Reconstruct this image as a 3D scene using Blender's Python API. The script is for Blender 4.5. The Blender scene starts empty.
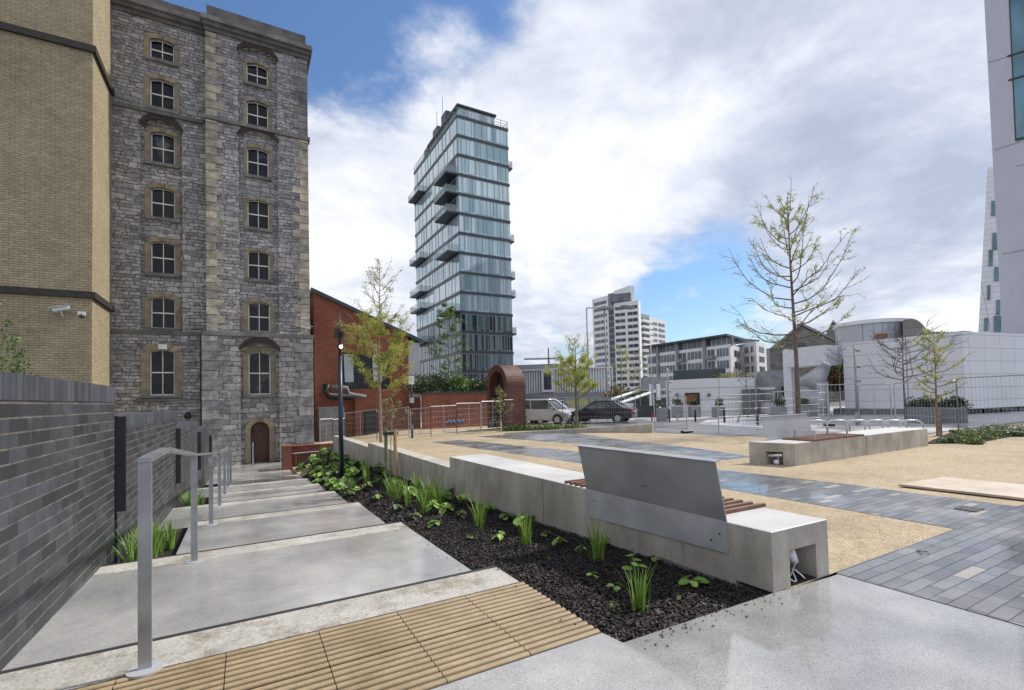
import bpy, bmesh, math, random
from mathutils import Vector, Matrix, noise
R=random.Random(7); PI=math.pi
sc=bpy.context.scene; COL=sc.collection
# ---------------------------------------------------------------- camera geometry (world grid follows the stairs: +Y away along them, +X to the right)
F=480.; H=1.45; pitch=math.radians(1.8); roll=math.radians(1.4); yaw=math.radians(29.1); hy=398.3
ccx=512.; ccy=hy-F*math.tan(pitch)
fw0=Vector((math.sin(yaw),math.cos(yaw),0)); rt0=Vector((math.cos(yaw),-math.sin(yaw),0)); up0=Vector((0,0,1))
fwd=fw0*math.cos(pitch)+up0*math.sin(pitch); up1=up0*math.cos(pitch)-fw0*math.sin(pitch)
rt=rt0*math.cos(roll)-up1*math.sin(roll); u2=up1*math.cos(roll)+rt0*math.sin(roll)
CAM=Vector((0,0,H))
def ray(px,py): return fwd+rt*((px-ccx)/F)-u2*((py-ccy)/F)
def proj(p):
    d=Vector(p)-CAM; w=d.dot(fwd); return (ccx+F*d.dot(rt)/w, ccy-F*d.dot(u2)/w)
def at(px,py,d):
    r=ray(px,py); return CAM+r*(d/r.dot(fw0))
def PY(px,py,y):
    r=ray(px,py); return CAM+r*(y/r.y)
def PXx(px,py,x):
    r=ray(px,py); return CAM+r*(x/r.x)
def sm(t): t=max(0,min(1,t)); return t*t*(3-2*t)
def zg(x,y):   # plaza surface height
    return -.02*max(0,min(y-9,30))-.5*sm((y-19)/8)*sm((9-x)/5)
def gnd(px,py):
    z=0
    for i in range(50):
        r=ray(px,py); p=CAM+r*((z-H)/r.z); z=.5*z+.5*zg(p.x,p.y)
    return p
def zat(p,py):  # height above point p (x,y) seen at image row py
    d=(Vector((p[0],p[1],0))-CAM).dot(fw0); lo,hi=-20,120
    for i in range(50):
        m=(lo+hi)/2
        if proj((p[0],p[1],m))[1]>py: lo=m
        else: hi=m
    return m
def stz(y):    # stair tread height
    if y<3.77: return 0.
    k=min(6,int((y-3.77)/2.92)); t=(y-3.77-k*2.92)/2.92
    return -.235*k-.17-.065*min(1,t)*(1 if k<6 else 1.0)
def bedz(x,y):
    a=(0 if y<3.7 else -.235*max(0,y-3.77)/2.92-.10*min(1,(y-3.7)/.25))-.04
    a=max(a,-1.62) if y<27 else -1.62
    b=-.04-.036*max(0,y-2.2) if y<8 else -.25-.03*(y-8)
    t=max(0,min(1,(x-1.88)/1.35))
    return a*(1-t)+b*t
# ---------------------------------------------------------------- materials
M={}
def nt(name):
    m=bpy.data.materials.new(name); m.use_nodes=True; n=m.node_tree; b=n.nodes['Principled BSDF']; M[name]=m
    return m,n,b
def L(n,a,b): n.links.new(a,b)
def obco(n,scale=None):
    t=n.nodes.new('ShaderNodeTexCoord'); return t.outputs['Object']
def noi(n,co,scale,detail=4,rough=.55):
    x=n.nodes.new('ShaderNodeTexNoise'); x.inputs['Scale'].default_value=scale; x.inputs['Detail'].default_value=detail; x.inputs['Roughness'].default_value=rough
    if co is not None: L(n,co,x.inputs['Vector'])
    return x.outputs['Fac']
def ramp(n,fac,stops):
    r=n.nodes.new('ShaderNodeValToRGB'); L(n,fac,r.inputs['Fac']); e=r.color_ramp.elements
    while len(e)<len(stops): e.new(.5)
    for i,(p,c) in enumerate(stops):
        e[i].position=p; e[i].color=(c[0],c[1],c[2],1) if hasattr(c,'__len__') else (c,c,c,1)
    return r.outputs['Color']
def mix(n,f,a,b,mode='MIX'):
    x=n.nodes.new('ShaderNodeMix'); x.data_type='RGBA'; x.blend_type=mode
    for s,v in ((0,f),(6,a),(7,b)):
        if hasattr(v,'is_linked'): L(n,v,x.inputs[s])
        elif s==0: x.inputs[0].default_value=v
        else: x.inputs[s].default_value=(*v,1) if len(v)==3 else v
    return x.outputs[2]
def mth(n,op,a,b=None,c=None):
    x=n.nodes.new('ShaderNodeMath'); x.operation=op
    for i,v in enumerate((a,b,c)):
        if v is None: continue
        if hasattr(v,'is_linked'): L(n,v,x.inputs[i])
        else: x.inputs[i].default_value=v
    return x.outputs[0]
def bump(n,b,h,st,dist=.01):
    x=n.nodes.new('ShaderNodeBump'); x.inputs['Strength'].default_value=st; x.inputs['Distance'].default_value=dist
    L(n,h,x.inputs['Height']); L(n,x.outputs['Normal'],b.inputs['Normal'])
def plain(name,col,rough=.6,metal=0,var=.25,sc_=3,bmp=0,bsc=40):
    m,n,b=nt(name); co=obco(n)
    f=noi(n,co,sc_,6); c2=tuple(c*(1-var) for c in col); c3=tuple(min(1,c*(1+var)) for c in col)
    L(n,ramp(n,f,[(.3,c2),(.7,c3)]),b.inputs['Base Color']); b.inputs['Roughness'].default_value=rough; b.inputs['Metallic'].default_value=metal
    if bmp: bump(n,b,noi(n,co,bsc,5),bmp,.01)
    return m
def uvfar(n):   # (along the viewer's right, z) coordinate for far walls that face the square
    co=obco(n); d=n.nodes.new('ShaderNodeVectorMath'); d.operation='DOT_PRODUCT'; L(n,co,d.inputs[0]); d.inputs[1].default_value=(1.05,-.35,0); s=n.nodes.new('ShaderNodeSeparateXYZ'); L(n,co,s.inputs[0]); c=n.nodes.new('ShaderNodeCombineXYZ')
    L(n,d.outputs['Value'],c.inputs[0]); L(n,s.outputs[2],c.inputs[1]); return c.outputs[0],co
def uvwall(n):   # (x+y, z) coordinate for walls lying in either grid plane
    co=obco(n); s=n.nodes.new('ShaderNodeSeparateXYZ'); L(n,co,s.inputs[0]); c=n.nodes.new('ShaderNodeCombineXYZ')
    L(n,mth(n,'ADD',s.outputs[0],s.outputs[1]),c.inputs[0]); L(n,s.outputs[2],c.inputs[1]); return c.outputs[0],co
def brick(name,c1,c2,mort,w,h,ms=.01,dist=0,rough=.85,stain=.3,bst=.6,bd=.01,blk=None,flat=False,offset=.5,msm=.1,rlo=None,bias=0):
    m,n,b=nt(name)
    if flat:
        co=obco(n); v=co
    else: v,co=uvwall(n)
    if dist:
        nn=n.nodes.new('ShaderNodeTexNoise'); nn.inputs['Scale'].default_value=1.1/w*.6; nn.inputs['Detail'].default_value=3; L(n,co,nn.inputs['Vector'])
        a=n.nodes.new('ShaderNodeVectorMath'); a.operation='MULTIPLY_ADD'; L(n,nn.outputs['Color'],a.inputs[0]); a.inputs[1].default_value=(dist*2,dist,0); L(n,v,a.inputs[2]); v=a.outputs[0]
    t=n.nodes.new('ShaderNodeTexBrick'); L(n,v,t.inputs['Vector']); t.offset=offset; t.inputs['Scale'].default_value=1
    t.inputs['Color1'].default_value=(*c1,1); t.inputs['Color2'].default_value=(*c2,1); t.inputs['Mortar'].default_value=(*mort,1)
    t.inputs['Mortar Size'].default_value=ms; t.inputs['Mortar Smooth'].default_value=msm; t.inputs['Brick Width'].default_value=w; t.inputs['Row Height'].default_value=h; t.inputs['Bias'].default_value=bias
    f=noi(n,co,.7,8,.65); f2=noi(n,co,1.2/h*.5,6,.7)
    c=mix(n,1.0,t.outputs['Color'],ramp(n,f,[(.3,1-stain),(.7,1+stain*.3)]),'MULTIPLY')
    c=mix(n,1.0,c,ramp(n,f2,[(.25,.72),(.7,1.15)]),'MULTIPLY')
    if blk:   # odd pale blocks
        t2=n.nodes.new('ShaderNodeTexBrick'); L(n,v,t2.inputs['Vector']); t2.offset=offset; t2.inputs['Scale'].default_value=1
        for k,cc in (('Color1',(0,0,0,1)),('Color2',(1,1,1,1)),('Mortar',(0,0,0,1))): t2.inputs[k].default_value=cc
        t2.inputs['Mortar Size'].default_value=ms; t2.inputs['Brick Width'].default_value=w; t2.inputs['Row Height'].default_value=h
        k=ramp(n,t2.outputs['Color'],[(.93,0),(.95,1)]); c=mix(n,k,c,blk)
    L(n,c,b.inputs['Base Color']); b.inputs['Roughness'].default_value=rough
    hgt=mth(n,'SUBTRACT',mth(n,'MULTIPLY',f2,.7),t.outputs['Fac']); bump(n,b,hgt,bst,bd)
    return m
def _dummy(): pass
def rubble(name,c1,c2,mort,big,small,pale):
    m,n,b=nt(name); v,co=uvwall(n)
    nn=n.nodes.new('ShaderNodeTexNoise'); nn.inputs['Scale'].default_value=1.3; nn.inputs['Detail'].default_value=4; L(n,co,nn.inputs['Vector'])
    a=n.nodes.new('ShaderNodeVectorMath'); a.operation='MULTIPLY_ADD'; L(n,nn.outputs['Color'],a.inputs[0]); a.inputs[1].default_value=(.5,.16,0); L(n,v,a.inputs[2])
    def bt(w,h,cc1,cc2,mm):
        t=n.nodes.new('ShaderNodeTexBrick'); L(n,a.outputs[0],t.inputs['Vector']); t.offset=.43; t.offset_frequency=2; t.squash=.62; t.squash_frequency=3; t.inputs['Scale'].default_value=1
        t.inputs['Color1'].default_value=(*cc1,1); t.inputs['Color2'].default_value=(*cc2,1); t.inputs['Mortar'].default_value=(*mm,1); t.inputs['Mortar Size'].default_value=.016; t.inputs['Mortar Smooth'].default_value=.6
        t.inputs['Brick Width'].default_value=w; t.inputs['Row Height'].default_value=h; return t
    A=bt(*big,c1,c2,mort); C=bt(*small,c1,c2,mort); k=ramp(n,noi(n,co,.55,3,.6),[(.47,0),(.49,1)])
    c=mix(n,k,A.outputs['Color'],C.outputs['Color']); fac=mix(n,k,A.outputs['Fac'],C.outputs['Fac'])
    P=bt(*big,(0,0,0),(1,1,1),(0,0,0)); c=mix(n,mth(n,'MULTIPLY',ramp(n,P.outputs['Color'],[(.955,0),(.965,1)]),mth(n,'SUBTRACT',1,k)),c,pale)
    mp=n.nodes.new('ShaderNodeMapping'); mp.inputs['Scale'].default_value=(1,1,2.2); L(n,co,mp.inputs[0]); f=noi(n,mp.outputs[0],2.2,10,.72); f0=noi(n,co,.25,5,.6); f2=noi(n,co,7,8,.75)
    c=mix(n,1,c,ramp(n,f,[(.32,.5),(.5,.95),(.7,1.2)]),'MULTIPLY'); c=mix(n,1,c,ramp(n,f2,[(.3,.6),(.65,1.2)]),'MULTIPLY'); c=mix(n,1,c,ramp(n,f0,[(.35,(.85,.84,.86)),(.65,(1.1,1.08,1.03))]),'MULTIPLY')
    L(n,c,b.inputs['Base Color']); b.inputs['Roughness'].default_value=.92
    bump(n,b,mth(n,'SUBTRACT',mth(n,'ADD',mth(n,'MULTIPLY',f2,.9),mth(n,'MULTIPLY',f,.9)),fac),1,.09)
rubble('stone',(.30,.298,.315),(.61,.60,.60),(.20,.185,.17),(.62,.27),(.4,.17),(.58,.56,.55))
rubble('stone_base',(.31,.30,.295),(.60,.585,.56),(.20,.185,.17),(.85,.38),(.6,.27),(.62,.6,.58))
plain('quoin',(.44,.395,.315),.9,0,.4,2.2,1,16)
plain('tan_stone',(.32,.265,.185),.9,0,.3,2.5,.4,30)
plain('dark_brick_arch',(.05,.038,.032),.9,0,.35,5,.6,20)
plain('cornice',(.13,.125,.12),.9,0,.4,1.5,.6,12)
plain('cornice_pale',(.22,.212,.2),.9,0,.4,1.5,.6,12)
brick('yellow_brick',(.37,.305,.185),(.44,.37,.23),(.23,.195,.14),.3,.1,.012,0,.85,.16,.8,.015)
brick('blue_brick',(.030,.031,.036),(.078,.082,.098),(.045,.045,.05),.3,.1,.006,.0,.5,.45,.7,.012)
_n=M['blue_brick'].node_tree; _b=_n.nodes['Principled BSDF']; _src=_b.inputs['Base Color'].links[0].from_socket; _v,_co=uvwall(_n); _s=_n.nodes.new('ShaderNodeSeparateXYZ'); L(_n,_v,_s.inputs[0])
_f=mth(_n,'PINGPONG',_s.outputs[1],.05); _k=mth(_n,'MULTIPLY',mth(_n,'LESS_THAN',_f,.0065),ramp(_n,noi(_n,_co,3,6,.7),[(.35,.15),(.62,.85)])); _e=ramp(_n,noi(_n,_co,1.1,10,.78),[(.57,0),(.72,.35)]); L(_n,mix(_n,_k,mix(_n,_e,_src,(.22,.23,.26)),(.20,.175,.145)),_b.inputs['Base Color'])
brick('soldier',(.045,.05,.064),(.10,.108,.135),(.045,.045,.05),.105,.6,.008,0,.5,.3,.7,.012)
brick('red_brick',(.235,.078,.048),(.31,.105,.065),(.22,.10,.07),.24,.085,.006,0,.85,.25,.5,.01)
brick('tile_arch',(.10,.036,.027),(.17,.06,.042),(.05,.03,.025),.6,.14,.012,0,.6,.3,.7,.02)
def concrete(name,c1,c2,speck=0,wet=0,rough=.6,bst=.15,streak=False,sp_s=230):
    m,n,b=nt(name); co=obco(n)
    f=noi(n,co,1.3,8,.65); c=ramp(n,f,[(.32,c1),(.68,c2)])
    if speck:
        v=n.nodes.new('ShaderNodeTexVoronoi'); v.inputs['Scale'].default_value=sp_s; L(n,co,v.inputs['Vector'])
        s=n.nodes.new('ShaderNodeSeparateColor'); L(n,v.outputs['Color'],s.inputs[0])
        k=ramp(n,s.outputs[0],[(.0,(.35,.34,.33)),(.18,(.8,.79,.78)),(.5,(1,1,1)),(.86,(1.05,1.05,1.05)),(1,(1.5,1.45,1.35))])
        c=mix(n,speck,c,mix(n,1,c,k,'MULTIPLY'))
        v2=n.nodes.new('ShaderNodeTexVoronoi'); v2.inputs['Scale'].default_value=11; v2.inputs['Randomness'].default_value=1; L(n,co,v2.inputs['Vector'])
        c=mix(n,1,c,ramp(n,v2.outputs['Distance'],[(.035,(.45,.44,.42)),(.07,(1,1,1))]),'MULTIPLY')
    if streak:
        mp=n.nodes.new('ShaderNodeMapping'); mp.inputs['Scale'].default_value=(5,5,1.6); L(n,co,mp.inputs[0])
        c=mix(n,1,c,ramp(n,noi(n,mp.outputs[0],1.0,6,.7),[(.3,(.72,.7,.66)),(.62,(1.08,1.08,1.08))]),'MULTIPLY')
        v2=n.nodes.new('ShaderNodeTexVoronoi'); v2.inputs['Scale'].default_value=34; L(n,co,v2.inputs['Vector'])
        c=mix(n,1,c,ramp(n,v2.outputs['Distance'],[(.08,(.55,.53,.5)),(.16,(1,1,1))]),'MULTIPLY')
    if name=='tread': b.inputs['Coat Weight'].default_value=.5; b.inputs['Coat Roughness'].default_value=.12
    if name=='tread_rough':
        c=mix(n,1,c,ramp(n,noi(n,co,3.2,9,.72),[(.36,(.55,.50,.43)),(.52,(1,1,1))]),'MULTIPLY'); c=mix(n,1,c,ramp(n,noi(n,co,45,3,.6),[(.34,(.55,.53,.5)),(.42,(1,1,1))]),'MULTIPLY')
    if name=='landing': b.inputs['Specular IOR Level'].default_value=.8; b.inputs['Coat Weight'].default_value=.8; b.inputs['Coat Roughness'].default_value=.06; b.inputs['Coat IOR'].default_value=1.45
    if wet:
        w=noi(n,co,.55,5,.6)
        L(n,ramp(n,w,[(.38,wet),(.6,rough)]),b.inputs['Roughness'])
        c=mix(n,1,c,ramp(n,w,[(.38,(.72,.72,.74)),(.6,(1.06,1.05,1.03))]),'MULTIPLY')
    else: b.inputs['Roughness'].default_value=rough
    L(n,c,b.inputs['Base Color']); bump(n,b,noi(n,co,60,4),bst,.003)
    return m
concrete('landing',(.30,.30,.305),(.46,.46,.46),.8,.04,.24,.02)
concrete('tread',(.36,.36,.365),(.52,.515,.505),.6,.06,.3,.08)
concrete('tread_rough',(.34,.325,.29),(.52,.505,.475),.5,0,.75,.3,sp_s=120)
concrete('bench_concrete',(.33,.305,.265),(.54,.51,.455),0,0,.8,.25,True)
concrete('bench_top',(.42,.42,.43),(.60,.595,.58),.3,0,.55,.1)
concrete('wall_concrete',(.36,.335,.295),(.52,.49,.44),0,0,.8,.25,True)
concrete('asphalt_grey',(.10,.10,.11),(.2,.2,.21),.4,.25,.6,.2)
concrete('pale_pave',(.36,.36,.38),(.50,.50,.52),.3,.2,.6,.1)
plain('ground_far',(.2,.2,.19),.9,0,.2,.2)
plain('nosing',(.03,.03,.035),.6)
plain('soil',(.012,.009,.008),1,0,.5,8,1,30)
plain('steel',(.40,.42,.45),.38,.75,.18,6,.05,60)
plain('galv',(.42,.44,.46),.45,.6,.2,8)
plain('steel_leg',(.36,.375,.395),.42,.5,.2,5)
plain('sheet_shaded',(.37,.375,.385),.5,.3,.2,2.2,.03,30)  # leaning face of the backrest sheet, shade put into its colour
plain('sheet_lit',(.47,.485,.51),.5,.3,.22,3,.03,30)
plain('timber',(.17,.085,.055),.6,0,.4,9,.3,30)
plain('stake',(.42,.30,.16),.8,0,.2,9,.2,30)
plain('stake_green',(.16,.19,.09),.8,0,.3,9)
plain('black',(.015,.016,.018),.5,0,.2)
plain('lamp_blue',(.012,.025,.042),.35,.2,.1)
plain('grey_dark',(.045,.046,.05),.5)
plain('ledge_dark',(.035,.03,.027),.7)
plain('grey_mid',(.17,.18,.19),.6)
plain('white',(.72,.73,.76),.5,0,.06,2)
plain('cream',(.78,.76,.70),.5,0,.1)
plain('frame_grey',(.3,.31,.32),.5)
plain('slab_dark',(.035,.05,.06),.4)
plain('door_wood',(.075,.035,.025),.7,0,.4,6)
plain('ply',(.46,.39,.32),.7,0,.18,2.5,.1,20)
plain('planter',(.24,.25,.26),.6,0,.12,3)
plain('red_paint',(.35,.05,.03),.5)
plain('tyre',(.015,.015,.015),.8)
plain('silver_paint',(.45,.46,.47),.3,.5,.05)
plain('black_paint',(.015,.015,.02),.2,.2,.05)
def glass(name,col,rough=.05,spec=.8,metal=0.):
    m,n,b=nt(name); co=obco(n); f=noi(n,co,.35,3)
    L(n,ramp(n,f,[(.35,tuple(c*.7 for c in col)),(.65,tuple(c*1.3 for c in col))]),b.inputs['Base Color'])
    b.inputs['Roughness'].default_value=rough; b.inputs['Specular IOR Level'].default_value=spec; b.inputs['Metallic'].default_value=metal
    return m
glass('win_glass',(.012,.014,.018),.05,.3)
_n=M['win_glass'].node_tree; _b=_n.nodes['Principled BSDF']; _f=noi(_n,obco(_n),.9,5,.6); L(_n,ramp(_n,_f,[(.42,(.006,.007,.009)),(.60,(.016,.018,.022)),(.68,(.11,.12,.13))]),_b.inputs['Base Color']); bump(_n,_b,noi(_n,obco(_n),1.6,2),.25,.05)  # paler noise patches in the base colour stand in for reflections
glass('car_glass',(.03,.035,.04),.05,1)
glass('blue_glass',(.05,.16,.22),.05,1,.4)
glass('pale_glass',(.30,.36,.38),.08,1,.1)
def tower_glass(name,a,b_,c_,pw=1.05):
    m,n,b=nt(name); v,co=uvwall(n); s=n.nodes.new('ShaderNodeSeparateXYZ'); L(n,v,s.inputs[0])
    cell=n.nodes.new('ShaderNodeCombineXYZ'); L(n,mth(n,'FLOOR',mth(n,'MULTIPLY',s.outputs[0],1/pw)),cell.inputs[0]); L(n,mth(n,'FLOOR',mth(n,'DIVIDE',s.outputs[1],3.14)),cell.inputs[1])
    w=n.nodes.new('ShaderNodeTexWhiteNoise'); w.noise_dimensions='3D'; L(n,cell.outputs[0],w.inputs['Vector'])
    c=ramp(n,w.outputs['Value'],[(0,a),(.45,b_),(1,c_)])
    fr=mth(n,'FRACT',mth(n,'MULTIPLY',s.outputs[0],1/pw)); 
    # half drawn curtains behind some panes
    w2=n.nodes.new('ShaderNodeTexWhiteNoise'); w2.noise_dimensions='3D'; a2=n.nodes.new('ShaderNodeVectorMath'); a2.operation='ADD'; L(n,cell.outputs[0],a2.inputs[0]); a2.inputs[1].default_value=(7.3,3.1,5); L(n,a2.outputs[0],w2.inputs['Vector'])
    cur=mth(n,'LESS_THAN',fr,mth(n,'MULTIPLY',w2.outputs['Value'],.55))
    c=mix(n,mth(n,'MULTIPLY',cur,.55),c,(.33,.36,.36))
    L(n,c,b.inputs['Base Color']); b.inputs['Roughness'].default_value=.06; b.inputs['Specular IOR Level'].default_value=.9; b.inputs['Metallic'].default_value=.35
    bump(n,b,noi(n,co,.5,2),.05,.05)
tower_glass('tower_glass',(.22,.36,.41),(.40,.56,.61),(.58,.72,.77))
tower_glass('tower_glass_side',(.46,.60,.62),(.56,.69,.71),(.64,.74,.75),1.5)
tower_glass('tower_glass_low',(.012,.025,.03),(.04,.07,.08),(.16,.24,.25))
def clearglass():
    m,n,b=nt('rail_glass'); b.inputs['Base Color'].default_value=(.3,.42,.43,1); b.inputs['Roughness'].default_value=.05; b.inputs['Alpha'].default_value=.3
clearglass()
def lamp():
    m,n,b=nt('lamp_lit'); b.inputs['Emission Color'].default_value=(1,.85,.65,1); b.inputs['Emission Strength'].default_value=3
lamp()
def gravel():
    m,n,b=nt('gravel'); co=obco(n)
    v=n.nodes.new('ShaderNodeTexVoronoi'); v.inputs['Scale'].default_value=130; L(n,co,v.inputs['Vector']); s=n.nodes.new('ShaderNodeSeparateColor'); L(n,v.outputs['Color'],s.inputs[0])
    c=ramp(n,s.outputs[0],[(0,(.16,.12,.075)),(.25,(.32,.25,.16)),(.6,(.41,.325,.21)),(.9,(.50,.41,.29)),(1,(.62,.55,.44))])
    f=noi(n,co,.5,9,.68); c=mix(n,1,c,ramp(n,f,[(.3,(.72,.70,.68)),(.5,(1,1,1)),(.7,(1.14,1.14,1.14))]),'MULTIPLY'); f4=noi(n,co,7,6,.7); c=mix(n,1,c,ramp(n,f4,[(.3,(.8,.79,.77)),(.6,(1.06,1.06,1.06))]),'MULTIPLY')
    L(n,c,b.inputs['Base Color']); b.inputs['Roughness'].default_value=.85; bump(n,b,v.outputs['Distance'],.5,.006)
gravel()
def paver():
    m,n,b=nt('paver'); co=obco(n)
    mp=n.nodes.new('ShaderNodeMapping'); L(n,co,mp.inputs[0]); mp.inputs['Location'].default_value=(.05,.02,0)
    def bt(c1,c2,mo,w=.38,h=.098):
        t=n.nodes.new('ShaderNodeTexBrick'); L(n,mp.outputs[0],t.inputs['Vector']); t.inputs['Scale'].default_value=1; t.offset=.37; t.offset_frequency=2; t.squash=.7; t.squash_frequency=3
        t.inputs['Color1'].default_value=(*c1,1); t.inputs['Color2'].default_value=(*c2,1); t.inputs['Mortar'].default_value=(*mo,1)
        t.inputs['Mortar Size'].default_value=.004; t.inputs['Mortar Smooth'].default_value=.1; t.inputs['Brick Width'].default_value=w; t.inputs['Row Height'].default_value=h
        return t
    t=bt((.10,.107,.125),(.215,.222,.24),(.03,.03,.033)); t2=bt((0,0,0),(1,1,1),(0,0,0))
    c=mix(n,ramp(n,t2.outputs['Color'],[(.945,0),(.95,1)]),t.outputs['Color'],(.36,.33,.29))
    f=noi(n,co,1.0,7,.6); c=mix(n,ramp(n,f,[(.56,0),(.68,.5)]),c,(.32,.33,.37))
    f3=noi(n,co,90,3,.6); c=mix(n,1,c,ramp(n,f3,[(.3,.8),(.7,1.2)]),'MULTIPLY')
    L(n,c,b.inputs['Base Color']); w=noi(n,co,.8,4); L(n,ramp(n,w,[(.38,.08),(.62,.45)]),b.inputs['Roughness'])
    bump(n,b,mth(n,'MULTIPLY',t.outputs['Fac'],-1),.6,.004)
paver()
def tactile():
    m,n,b=nt('tactile'); co=obco(n); f=noi(n,co,2.5,8,.7); f2=noi(n,co,150,3)
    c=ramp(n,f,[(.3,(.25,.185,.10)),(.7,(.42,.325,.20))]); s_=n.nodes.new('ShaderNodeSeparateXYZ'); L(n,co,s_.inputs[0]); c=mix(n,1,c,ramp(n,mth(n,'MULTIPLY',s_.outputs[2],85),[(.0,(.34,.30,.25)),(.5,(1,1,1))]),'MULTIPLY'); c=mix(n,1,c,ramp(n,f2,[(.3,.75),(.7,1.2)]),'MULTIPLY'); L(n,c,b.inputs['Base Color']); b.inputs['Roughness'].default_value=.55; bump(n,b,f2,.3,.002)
tactile()
def panels(name,base,w,h,ms,joint=(.25,.26,.28),rough=.35,var=.06):
    m,n,b=nt(name); v,co=uvfar(n); t=n.nodes.new('ShaderNodeTexBrick'); L(n,v,t.inputs['Vector']); t.offset=0; t.inputs['Scale'].default_value=1
    t.inputs['Color1'].default_value=(*base,1); t.inputs['Color2'].default_value=(*[c*(1-var) for c in base],1); t.inputs['Mortar'].default_value=(*joint,1)
    t.inputs['Mortar Size'].default_value=ms; t.inputs['Brick Width'].default_value=w; t.inputs['Row Height'].default_value=h
    f=noi(n,co,.2,4); c=mix(n,1,t.outputs['Color'],ramp(n,f,[(.3,.92),(.7,1.04)]),'MULTIPLY')
    L(n,c,b.inputs['Base Color']); b.inputs['Roughness'].default_value=rough
panels('white_panels',(.80,.81,.83),3.2,.95,.022)
panels('white_panels_big',(.78,.79,.83),1.55,.72,.012,(.30,.31,.34))
panels('clad_grey',(.42,.43,.46),1.3,3.2,.05,(.2,.21,.23),.5)
panels('drum_clad',(.45,.47,.50),.45,9,.03,(.28,.29,.31),.4)
brick('grey_stone_far',(.22,.205,.18),(.3,.28,.25),(.2,.19,.18),1.2,.5,.03)
def leafm(name,a,b_,tr=.25,rough=.5):
    m,n,b=nt(name); g=n.nodes.new('ShaderNodeNewGeometry'); oi=n.nodes.new('ShaderNodeObjectInfo')
    c=ramp(n,g.outputs['Random Per Island'],[(0,a),(1,b_)]); L(n,c,b.inputs['Base Color']); b.inputs['Roughness'].default_value=rough
    t=n.nodes.new('ShaderNodeBsdfTranslucent'); L(n,c,t.inputs['Color']); mx=n.nodes.new('ShaderNodeMixShader'); mx.inputs[0].default_value=tr
    out=n.nodes['Material Output']; L(n,b.outputs[0],mx.inputs[1]); L(n,t.outputs[0],mx.inputs[2]); L(n,mx.outputs[0],out.inputs[0])
leafm('blade',(.09,.19,.025),(.30,.46,.09)); leafm('round_leaf',(.16,.32,.05),(.42,.58,.14)); leafm('cover_leaf',(.06,.11,.03),(.24,.29,.11))
leafm('spring_leaf',(.28,.33,.05),(.50,.52,.13),.4); leafm('olive_leaf',(.17,.17,.06),(.36,.35,.15),.35); leafm('dark_leaf',(.02,.045,.012),(.07,.11,.035),.1); leafm('mid_leaf',(.05,.12,.02),(.14,.24,.05),.2); leafm('rust_leaf',(.10,.05,.03),(.2,.15,.06),.2)
leafm('chip',(.006,.004,.004),(.030,.020,.019),0,.65)
plain('bark',(.16,.13,.10),.9,0,.4,12,.6,40); plain('bark_pale',(.27,.20,.15),.9,0,.3,12,.5,40)
for _q in ('quoin','cornice_pale','tan_stone'):
    _n=M[_q].node_tree; _b=_n.nodes['Principled BSDF']; _s=_b.inputs['Base Color'].links[0].from_socket; _g=_n.nodes.new('ShaderNodeNewGeometry'); _f=noi(_n,obco(_n),9,8,.7)
    L(_n,mix(_n,1,mix(_n,1,_s,ramp(_n,_g.outputs['Random Per Island'],[(0,(.72,.73,.77)),(.5,(.95,.95,.95)),(1,(1.2,1.16,1.08))]),'MULTIPLY'),ramp(_n,_f,[(.3,.65),(.65,1.15)]),'MULTIPLY'),_b.inputs['Base Color'])
def mural():
    m,n,b=nt('mural'); co=obco(n); f=noi(n,co,.45,1)
    v=n.nodes.new('ShaderNodeTexVoronoi'); v.inputs['Scale'].default_value=.55; L(n,co,v.inputs['Vector']); s=n.nodes.new('ShaderNodeSeparateColor'); L(n,v.outputs['Color'],s.inputs[0])
    r=ramp(n,s.outputs[0],[(0,(.35,.05,.03)),(.3,(.6,.42,.05)),(.5,(.07,.35,.33)),(.75,(.35,.38,.38)),(.9,(.05,.25,.1))]); n.nodes[-1].color_ramp.interpolation='CONSTANT' if False else 'LINEAR'
    L(n,r,b.inputs['Base Color'])
mural()
# ---------------------------------------------------------------- object helpers
def link(name,bm,mat,parent=None,smooth=False,raw=False):
    me=bpy.data.meshes.new(name)
    if not raw: bmesh.ops.recalc_face_normals(bm,faces=bm.faces)
    bm.to_mesh(me); bm.free(); o=bpy.data.objects.new(name,me); COL.objects.link(o); me.materials.append(M[mat])
    if smooth: me.polygons.foreach_set('use_smooth',[True]*len(me.polygons))
    if parent: 
        o.parent=parent; bpy_loc=parent_world(parent); o.location=-bpy_loc if parent.rotation_euler.z==0 else (0,0,0)
    return o
def parent_world(p):
    v=Vector(p.location); q=p.parent
    while q: v=v+Vector(q.location); q=q.parent
    return v
def tag(o,label=None,cat=None,group=None,kind=None):
    if label: o['label']=label
    if cat: o['category']=cat
    if group: o['group']=group
    if kind: o['kind']=kind
    return o
def empty(name,loc,label,cat,group=None):
    o=bpy.data.objects.new(name,None); COL.objects.link(o); o.location=loc; o.empty_display_size=.3; return tag(o,label,cat,group)
def B(): return bmesh.new()
def hexa(bm,p):   # p: 8 points bottom 4 (ccw) + top 4
    v=[bm.verts.new(q) for q in p]
    for f in ((3,2,1,0),(4,5,6,7),(0,1,5,4),(1,2,6,5),(2,3,7,6),(3,0,4,7)): bm.faces.new([v[i] for i in f])
def box(bm,x0,x1,y0,y1,z0,z1): hexa(bm,[(x0,y0,z0),(x1,y0,z0),(x1,y1,z0),(x0,y1,z0),(x0,y0,z1),(x1,y0,z1),(x1,y1,z1),(x0,y1,z1)])
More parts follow.
